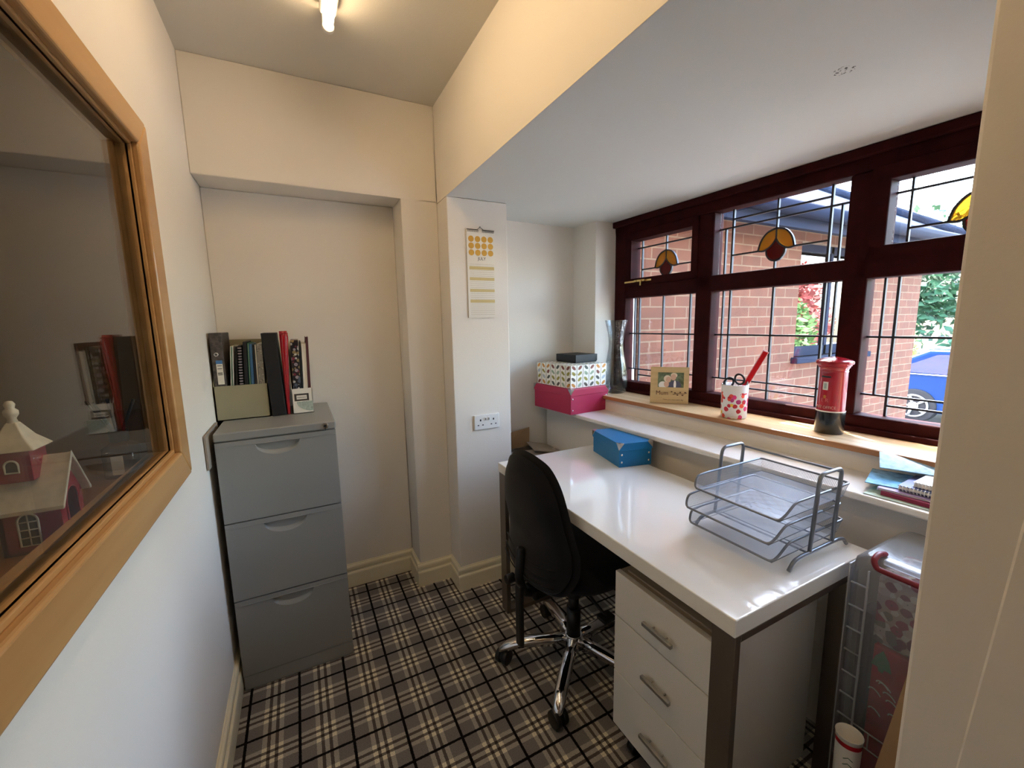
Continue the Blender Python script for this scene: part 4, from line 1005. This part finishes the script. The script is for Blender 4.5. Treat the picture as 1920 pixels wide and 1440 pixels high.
text('POST OFFICE', .0145, frameX((.0434, 0, .098), (0, 1, 0), (0, 0, 1)), mat('relief_pale', (216, 150, 138), .4), 'raised_lettering', t, .0007, wrap=.0434, sx=.85)

# ------------------------------------------------------------------ letter tray on the desk
TZ = DZ+.0008
t = thing('letter_tray', 'three-tier grey steel mesh letter tray on the near half of the desk', 'letter tray', (1.5, .69, TZ))
def fil(P, r=.02, n=5):     # fillet a polyline
    P = [Vector(p) for p in P]; out = [P[0]]
    for i in range(1, len(P)-1):
        a, b, c = P[i-1], P[i], P[i+1]; rr = min(r, (b-a).length*.45, (c-b).length*.45)
        p0 = b+(a-b).normalized()*rr; p1 = b+(c-b).normalized()*rr
        for k in range(n+1):
            f_ = k/n; out.append(p0*(1-f_)**2+b*2*f_*(1-f_)+p1*f_**2)
    out.append(P[-1]); return out
rw = .0042
for ys in (.548, .826):
    mb = MB()
    mb.tube(fil([(1.366, ys, TZ+.004), (1.388, ys, TZ+.026), (1.425, ys, TZ+.030), (1.595, ys, TZ+.030), (1.625, ys, TZ+.024), (1.643, ys, TZ+.004)], .012), rw+.0008, 10)
    mb.tube(fil([(1.456, ys, TZ+.030), (1.476, ys, TZ+.238), (1.582, ys, TZ+.238), (1.564, ys, TZ+.030)], .022), rw+.0008, 10)
    mb.build('side_stand', M['wire'], t, weld=False)
MB().tube([(1.583, .548, TZ+.226), (1.583, .826, TZ+.226)], .0032, 8).tube([(1.45, .548, TZ+.030), (1.45, .826, TZ+.030)], .0028, 8).tube([(1.57, .548, TZ+.030), (1.57, .826, TZ+.030)], .0028, 8).build('cross_bars', M['wire'], t, weld=False)
for zr, xf in ((.9165, 1.335), (.8645, 1.300), (.8125, 1.318)):
    zf = zr-.040; xb = xf+.325; ya, yb = .560, .814; xr = xf+.052
    rim = fil([(xr, ya, zr), (xb, ya, zr), (xb, yb, zr), (xr, yb, zr)], .018)
    front = fil([(xr, yb, zr), (xf, yb, zr-.006), (xf-.004, yb-.01, zf+.006), (xf, ya+.01, zf+.004), (xf+.004, ya, zf+.010), (xr, ya, zr)], .02)
    full = fil([(xb-.1, ya, zr), (xb, ya, zr), (xb, yb, zr), (xr, yb, zr), (xf+.012, yb, zr-.004), (xf, yb-.004, zf+.004), (xf, ya+.004, zf+.004), (xf+.020, ya, zf+.014), (xr+.01, ya, zr), (xb-.1, ya, zr)], .014)
    tr_ = MB().tube(full, .0033, 8).build('tray_rim', M['wire'], t, weld=False)
    mb = MB()
    fl = [(xf+.004, ya+.006, zf), (xb-.008, ya+.010, zf), (xb-.008, yb-.010, zf), (xf+.004, yb-.006, zf)]
    mb.poly(fl)
    mb.poly([(xf+.004, ya+.006, zf), (xb-.008, ya+.010, zf), (xb, ya, zr), (xr, ya, zr), (xf+.020, ya, zf+.014)])
    mb.poly([(xb-.008, ya+.010, zf), (xb-.008, yb-.010, zf), (xb, yb, zr), (xb, ya, zr)])
    mb.poly([(xb-.008, yb-.010, zf), (xf+.004, yb-.006, zf), (xf+.012, yb, zr-.004), (xr, yb, zr), (xb, yb, zr)])
    mb.build('mesh_basket', M['mesh'], tr_, weld=False)
    MB().tube([(xf+.15, ya+.008, zf-.001), (xf+.15, yb-.008, zf-.001)], .0016, 6).tube(fl, .0014, 6, True).build('floor_wires', M['wire'], tr_, weld=False)

# ------------------------------------------------------------------ stack of stationery on the shelf
def flat(name, label, cat, x, y, z, w_, d_, h_, rot, m, pages=None, wire=False, tiltx=0):
    X = Matrix.Translation((x, y, z)) @ Matrix.Rotation(rot, 4, 'Z') @ Matrix.Rotation(tiltx, 4, 'Y')
    t = thing(name, label, cat, M4=X, local=True)
    if pages:
        MB().box(0, w_, -d_, 0, 0, .0012).box(0, w_, -d_, 0, h_-.0012, h_).build('cover', m, t, weld=False)
        MB().box(.002, w_-.002, -d_+.002, -.002, .0013, h_-.0013).build('pages', pages, t)
    else: B(0, w_, -d_, 0, 0, h_).build('cover', m, t, bevel=.001)
    if wire:
        mb = MB()
        for k in range(int(d_/.0075)):
            yk = -.005-k*.0075
            mb.tube([(-.001+.006*math.cos(a), yk, h_/2+(h_/2+.002)*math.sin(a)) for a in [2*PI*j/10 for j in range(10)]], .0011, 5, True)
        mb.build('wire_binding', M['white'], t, weld=False)
    return t
S0 = SHZ
flat('document_wallet', 'pale green paper wallet at the bottom of the stationery pile on the shelf', 'folder', 1.740, .560, S0, .16, .22, .002, .08, mat('pale_green', (190, 214, 196), .6))
flat('burgundy_pad', 'burgundy covered pad low in the stationery pile at the shelf end', 'notepad', 1.762, .528, S0+.0025, .15, .21, .012, .02, mat('burgundy', (138, 30, 66), .4))
flat('exercise_book', 'white exercise book with purple edge above the burgundy pad', 'notebook', 1.765, .538, S0+.015, .15, .21, .006, .10, mat('lilac', (176, 160, 200), .6), pages=M['paper'])
flat('wirebound_notebook', 'white wirebound notebook in the stationery pile, the lower of two', 'notebook', 1.785, .500, S0+.0255, .14, .19, .011, .06, mat('navy', (70, 82, 130), .5), pages=M['paper'], wire=True)
flat('wirebound_notebook', 'white wirebound notebook lying topmost on the stationery pile', 'notebook', 1.805, .475, S0+.0385, .13, .18, .012, .04, M['white'], pages=M['paper'], wire=True)
mz = mat('magazine_blue', (110, 178, 222), .25, coat=.4, var=.35, vs=40)
flat('magazine', 'pale blue glossy magazine propped on the pile against the riser', 'magazine', 1.775, .572, S0+.0215, .16, .20, .003, .28, mz, tiltx=.0)
flat('magazine', 'sky blue brochure fanned out behind the wirebound notebooks', 'magazine', 1.858, .572, S0+.0515, .078, .22, .003, .42, mat('brochure', (150, 200, 232), .25, coat=.4, var=.3, vs=60), tiltx=-.42)

# ------------------------------------------------------------------ storage tub, its contents, cups and card by the desk
bx0, bx1, by0, by1, bz1 = 1.500, 1.77, .205, .474, .797
t = thing('storage_tub', 'translucent plastic storage tub stood on end between desk and wall', 'storage tub', ((bx0+bx1)/2, .34, 0))
mb = MB(); rr = .014
def rrect(x0, x1, y0, y1, r, n=5):
    out = []
    for cx_, cy_, a0_ in ((x1-r, y1-r, 0), (x0+r, y1-r, PI/2), (x0+r, y0+r, PI), (x1-r, y0+r, 1.5*PI)):
        for k in range(n+1): out.append((cx_+r*math.cos(a0_+PI/2*k/n), cy_+r*math.sin(a0_+PI/2*k/n)))
    return out
rings = [(rrect(bx0+.02, bx1-.02, by0+.02, by1-.02, rr), .002), (rrect(bx0+.004, bx1, by0, by1-.004, rr), .02), (rrect(bx0, bx1, by0, by1, rr), bz1-.04), (rrect(bx0+.004, bx1, by0+.003, by1-.004, rr), bz1-.012), (rrect(bx0+.02, bx1-.015, by0+.015, by1-.02, rr), bz1)]
V_ = [[mb.bm.verts.new((p[0], p[1], z)) for p in r_] for r_, z in rings]
for A_, C_ in zip(V_, V_[1:]):
    for i in range(len(A_)):
        f = mb.bm.faces.new([A_[i], A_[(i+1) % len(A_)], C_[(i+1) % len(A_)], C_[i]]); f.smooth = True
mb.bm.faces.new(V_[0]); mb.bm.faces.new(V_[-1]); mb.build('tub_body', M['plastic'], t)
mb = MB()
mb.box(bx0-.004, bx0, by1-.040, by1-.036, .02, bz1-.03).box(bx0-.003, bx0+.03, by1, by1+.003, .02, bz1-.03)
for k in range(11): mb.box(bx0-.003, bx0+.001, by1-.036, by1-.004, .10+k*.062, .103+k*.062)
mb.box(bx0-.003, bx0, by0+.02, by1-.04, .30, .303).box(bx0-.003, bx0, by0+.02, by1-.04, .345, .348).box(bx0-.003, bx0, .40, .403, .303, .345)
mb.build('moulded_ribs', M['plastic_rib'], t, weld=False)
MB().tube(fil([(bx0+.05, .428, bz1+.004), (bx0+.018, .430, bz1+.012), (bx0-.008, .428, bz1+.004), (bx0-.010, .420, bz1-.012), (bx0-.010, .24, bz1-.012)], .016), .0065, 12).build('red_handle', M['dark_red'], t)
MB().box(bx0+.004, bx0+.03, .22, .415, bz1-.004, bz1+.010).build('handle_grip', M['plastic_rib'], t, bevel=.004)
t = thing('gift_wrap_box', 'red Christmas box printed with a green tree inside the plastic tub', 'box', (1.6, .35, .2))
B(1.545, 1.72, .23, .428, .08, .560).build('box_body', mat('xmas_red', (190, 16, 40), .4, var=.25, vs=30), t, bevel=.004)
gm = mat('tree_green', (60, 130, 66), .6)
tp = [(.447-.012, .545), (.398, .500), (.410, .500), (.385, .470)]
yc_ = .408
pts = [(yc_, .553), (yc_+.014, .530), (yc_+.009, .530), (yc_+.020, .505), (yc_+.004, .505), (yc_+.004, .495), (yc_-.004, .495), (yc_-.004, .505), (yc_-.020, .505), (yc_-.009, .530), (yc_-.014, .530)]
k = len(pts); q = MB()._add([(x_, p[0], p[1]) for x_ in (1.5425, 1.545) for p in pts], [tuple(range(k)), tuple(reversed(range(k, 2*k)))]+[(i, (i+1) % k, k+(i+1) % k, k+i) for i in range(k)])
bmesh.ops.triangulate(q.bm, faces=[f for f in q.bm.faces if len(f.verts) > 4]); q.build('tree_print', gm, t)
rd = random.Random(5)
for nm, (c0, c1), (z0, z1), n_ in (('white_print', (.33, .42), (.37, .47), 9),):
    mb = MB()
    for k in range(n_):
        yy, zz = rd.uniform(c0, c1), rd.uniform(z0, z1)
        mb.tube([(1.543, yy+.012*math.cos(a), zz+.006*math.sin(a*1.4)) for a in [j*.5 for j in range(8)]], .0016, 5)
    mb.build(nm, M['paper'], t, weld=False)
gp = floral('gift_paper', (176, 150, 140), [(150, 36, 60), (190, 170, 160), (120, 40, 56), (210, 196, 180), (120, 100, 90)], 48, .7)
o = B(1.545, 1.70, .225, .435, .565, .755).build('gift_parcel', gp, bevel=.01); tag(o, 'pink and cream patterned gift paper parcel at the top inside the tub', 'parcel')
o = B(1.535, 1.60, .432, .462, .10, .64).build('navy_tube', mat('navy_tube', (26, 32, 52), .5), bevel=.008); tag(o, 'dark navy upright packet at the left inside the plastic tub', 'packet')
# paper cups
def cups(x, y, ztop, r, label, n_):
    t = thing('paper_cup_stack', label, 'paper cups', (x, y, 0))
    rt_, rb_ = r, r*.80; hh = .085
    for k in range(n_):
        z1 = ztop-k*.016; z0 = z1-hh if k == n_-1 else z1-.022
        if z0 < .002: z0 = .002
        m_ = M['paper'] if k == 0 else M['paper']
        rz = rb_+(rt_-rb_)*(1-(z1-z0)/hh) if k == n_-1 else rt_-(rt_-rb_)*(z1-z0)/hh
        c = MB().lathe([(rt_-.0015, z1-.06 if k == 0 else z1-.004), (rt_-.0012, z1), (rt_+.0012, z1+.0005), (rt_+.0012, z1-.002), (rt_, z1-.003), (rz, z0)], (x, y, 0), 36)
        if k == 0: c.lathe([(rb_, z1-.075), (rt_-.0016, z1-.002)], (x, y, 0), 36).lathe([(1e-4, z1-.072), (rb_, z1-.072)], (x, y, 0), 36)
        c.build('cup', m_, t)
    return t
# one tall wrapped stack, printed
def cupstack(x, y, ztop, r, label):
    t = thing('paper_cup_stack', label, 'paper cups', (x, y, 0))
    MB().lathe([(r*.80, .0), (r*.80, .01), (r*.97, ztop-.03), (r, ztop-.002), (r+.0015, ztop), (r, ztop+.0014), (r-.002, ztop), (r*.80, ztop-.07), (1e-4, ztop-.07)], (x, y, 0), 40).build('cups', M['paper'], t)
    MB().lathe([(r*.985+.0006, ztop-.022), (r+.0008, ztop-.010)], (x, y, 0), 40).build('red_band', M['red'], t)
    mb = MB()
    for k in range(9):
        z = ztop-.045-k*.016; a = -2.7; rr_ = r*(.98-.2*(ztop-z)/ztop*.5)
        mb.tube([(x+rr_*math.cos(a+da), y+rr_*math.sin(a+da), z-abs(da)*.02) for da in (-.35, -.2, 0, .2, .35)], .0009, 5)
    mb.build('fir_print', mat('fir_green', (46, 92, 52), .6), t, weld=False)
    MB().sphere((x+r*.93*math.cos(-2.75), y+r*.93*math.sin(-2.75), ztop-.12), .009, 10, sz=(.4, .6, 1)).build('red_print', M['red'], t)
    return t
cupstack(1.415, .408, .386, .0265, 'stack of white paper cups with red band beside the plastic tub')
cupstack(1.312, .285, .335, .0265, 'second stack of paper cups, only its rim showing at the bottom right')
ca = thing('cardboard_box', 'brown cardboard with upright flap between plastic tub and wall edge', 'cardboard', (1.36, .27, 0))
MB().box(1.372, 1.49, .205, .209, 0, .40).box(1.372, 1.376, .205, .30, 0, .30).build('carton_side', M['card'], ca)
MB().poly([(1.350, .205, .0), (1.350, .345, .30), (1.350, .334, .407), (1.350, .302, .666), (1.350, .205, .68)]).build('card_flap', M['card'], ca, solid=.004)
cb_ = MB().tube(fil([(1.25, .42, .004), (1.23, .455, .12), (1.27, .470, .20), (1.33, .462, .12), (1.36, .455, .004)], .05, 8), .003, 8).build('power_cable', mat('cable_grey', (120, 116, 110), .5))
tag(cb_, 'grey cable looping up from the floor by the paper cups', 'cable')

# ------------------------------------------------------------------ ornament and diffuser behind the internal window
HS = 1.0305
t = thing('house_ornament', 'red ceramic house tealight with snowy white roof behind the internal window', 'ornament', (-.087, .935, HS))
RED = mat('ceramic_red', (150, 24, 48), .2, coat=.6); SNOW = mat('ceramic_snow', (226, 218, 196), .35, coat=.3, var=.12, vs=60, bump=.3, bs=70, bd=.002)
hx0, hx1, hy0, hy1, he, hr = -.122, -.050, .900, .976, 1.108, 1.172; hm = (hy0+hy1)/2
mb = MB()
pts = [(hy0, HS), (hy1, HS), (hy1, he), (hm, hr-.006), (hy0, he)]
dw, dz0, dz1 = .020, HS+.012, 1.118
# gable wall with arched opening (facing the room) built as strips round the opening
arch = [(hm-dw, dz0)]+[(hm-dw*math.cos(a), dz1-.02+.024*math.sin(a)) for a in [PI*i/12 for i in range(13)]]+[(hm+dw, dz0)]
outer = [(hy0, HS)]+[(hy0, HS+(he-HS)*i/3) for i in (1, 2)]+[(hy0, he)]+[(hy0+(hm-hy0)*i/4, he+(hr-.006-he)*i/4) for i in (1, 2, 3, 4)]+[(hm+(hy1-hm)*i/4, hr-.006+(he-hr+.006)*i/4) for i in (1, 2, 3, 4)]+[(hy1, HS+(he-HS)*i/3) for i in (2, 1)]+[(hy1, HS)]
n = min(len(arch), len(outer)); 
def resample(P, n):
    P = [Vector((p[0], p[1])) for p in P]; Ls = [0]
    for a, b in zip(P, P[1:]): Ls.append(Ls[-1]+(b-a).length)
    out = []
    for i in range(n):
        s_ = Ls[-1]*i/(n-1); k = 0
        while k < len(P)-2 and Ls[k+1] < s_: k += 1
        out.append(P[k].lerp(P[k+1], (s_-Ls[k])/max(1e-9, Ls[k+1]-Ls[k])))
    return out
n = 40; A_ = resample(arch, n); O_ = resample(outer, n)
for x_, flip in ((hx1, 0), (hx1-.006, 1)):
    va = [mb.bm.verts.new((x_, p.x, p.y)) for p in A_]; vo = [mb.bm.verts.new((x_, p.x, p.y)) for p in O_]
    for i in range(n-1): mb.bm.faces.new([va[i], va[i+1], vo[i+1], vo[i]])
    mb.bm.faces.new([va[0], vo[0], vo[-1], va[-1]])
    if flip:
        for i in range(n-1): mb.bm.faces.new([pa[i], pa[i+1], va[i+1], va[i]])
    pa = va
mb.box(hx0, hx1-.001, hy0, hy0+.006, HS, he).box(hx0, hx1-.001, hy1-.006, hy1, HS, he).box(hx0, hx1-.001, hy0, hy1, HS, HS+.005)
mb._add([(x_, p[0], p[1]) for x_ in (hx0, hx0+.006) for p in pts], [(0, 1, 2, 3, 4), (9, 8, 7, 6, 5)]+[(i, (i+1) % 5, 5+(i+1) % 5, 5+i) for i in range(5)])
mb.build('house_body', RED, t, weld=False)
rf = MB()
for sg, ya, yb in ((-1, hm, hy0-.012), (1, hm, hy1+.012)):
    za, zb_ = hr, he-.010; th = .006
    rf._add([(x_, y_, z_) for x_ in (hx0-.010, hx1+.010) for (y_, z_) in ((ya, za), (yb, zb_), (yb, zb_+th*1.2), (ya, za+th*1.3))], [(0, 1, 2, 3), (7, 6, 5, 4), (0, 4, 5, 1), (1, 5, 6, 2), (2, 6, 7, 3), (3, 7, 4, 0)])
rf.build('snowy_roof', SNOW, t, bevel=.003, seg=3)
tx, ty = -.096, hm-.012
tb = B(tx-.022, tx+.022, ty-.024, ty+.024, 1.148, 1.199).build('tower', RED, t, bevel=.001)
mb = MB(); e = .031; 
vs = [(tx-e, ty-e, 1.197), (tx+e, ty-e, 1.197), (tx+e, ty+e, 1.197), (tx-e, ty+e, 1.197)]
vs2 = [(tx-e*.55, ty-e*.55, 1.216), (tx+e*.55, ty-e*.55, 1.216), (tx+e*.55, ty+e*.55, 1.216), (tx-e*.55, ty+e*.55, 1.216)]
vs3 = [(tx-.006, ty-.006, 1.240), (tx+.006, ty-.006, 1.240), (tx+.006, ty+.006, 1.240), (tx-.006, ty+.006, 1.240)]
mb._add(vs+vs2+vs3, [(3, 2, 1, 0), (8, 9, 10, 11)]+[(a_+i, a_+(i+1) % 4, a_+4+(i+1) % 4, a_+4+i) for a_ in (0, 4) for i in range(4)])
mb.build('tower_roof', SNOW, t, bevel=.002, seg=3)
MB().lathe([(.007, 1.236), (.005, 1.246), (.0085, 1.252), (.0085, 1.258), (.005, 1.262), (.0065, 1.268), (.004, 1.273), (1e-4, 1.274)], (tx, ty, 0), 20).build('finial', SNOW, t)
def archwin(cx_, z0, z1, hw, y_, grid, nm):
    mb = MB(); P = [(cx_-hw, z0), (cx_-hw, z1-hw)]+[(cx_-hw*math.cos(a), z1-hw+hw*math.sin(a)) for a in [PI*i/10 for i in range(1, 10)]]+[(cx_+hw, z1-hw), (cx_+hw, z0)]
    mb.tube([(p[0], y_, p[1]) for p in P], .0016, 6, True)
    if grid:
        mb.tube([(cx_, y_, z0), (cx_, y_, z1)], .0012, 6)
        for k in range(1, 4): mb.tube([(cx_-hw, y_, z0+(z1-z0)*k/4), (cx_+hw, y_, z0+(z1-z0)*k/4)], .0012, 6)
    w_ = mb.build(nm, SNOW, t, weld=False)
    k = len(P); MB()._add([(p[0], yy, p[1]) for yy in (y_-.0004, y_+.001) for p in P], [tuple(range(k)), tuple(reversed(range(k, 2*k)))]+[(i, (i+1) % k, k+(i+1) % k, k+i) for i in range(k)]).build('window_opening', M['black'], w_)
archwin(-.089, HS+.014, HS+.066, .0115, hy0-.001, True, 'arched_window')
archwin(tx, 1.164, 1.183, .0075, ty-.0245, False, 'tower_window')
MB().tube([(hx1+.001, p.x, p.y) for p in A_[1:-1]], .0016, 6).build('doorway_rim', RED, t)
t = thing('reed_diffuser', 'clear glass reed diffuser with black collar and black sticks behind the internal window', 'reed diffuser', (-.089, 1.300, HS))
dx, dyy = -.089, 1.300
mb = MB()
for zz0, zz1, s_ in ((HS, HS+.085, .030),):
    R1 = [(rrect(dx-s_+.004, dx+s_-.004, dyy-s_+.004, dyy+s_-.004, .008), zz0), (rrect(dx-s_, dx+s_, dyy-s_, dyy+s_, .010), zz0+.004), (rrect(dx-s_, dx+s_, dyy-s_, dyy+s_, .010), zz1-.012), (rrect(dx-s_*.6, dx+s_*.6, dyy-s_*.6, dyy+s_*.6, .008), zz1-.002), (rrect(dx-.014, dx+.014, dyy-.014, dyy+.014, .010), zz1+.004)]
    V_ = [[mb.bm.verts.new((p[0], p[1], z)) for p in r_] for r_, z in R1]
    for A1, C1 in zip(V_, V_[1:]):
        for i in range(len(A1)):
            f = mb.bm.faces.new([A1[i], A1[(i+1) % len(A1)], C1[(i+1) % len(A1)], C1[i]]); f.smooth = True
    mb.bm.faces.new(V_[0])
mb.build('jar', M['clear'], t)
B(dx-.012, dx+.010, dyy-.0306, dyy-.030, HS+.010, HS+.055).build('jar_label', M['paper'], t)
MB().cyl((dx, dyy, HS+.085), (dx, dyy, HS+.112), .0185, n=24).build('collar', M['black'], t, bevel=.002)
for k, (ax_, ay_) in enumerate(((-.055, .02), (-.020, .03), (.040, -.01), (-.03, -.02))):
    MB().tube([(dx, dyy, HS+.09), (dx+ax_, dyy+ay_, HS+.185)], .0034, 8).build('reed', M['black'], t)
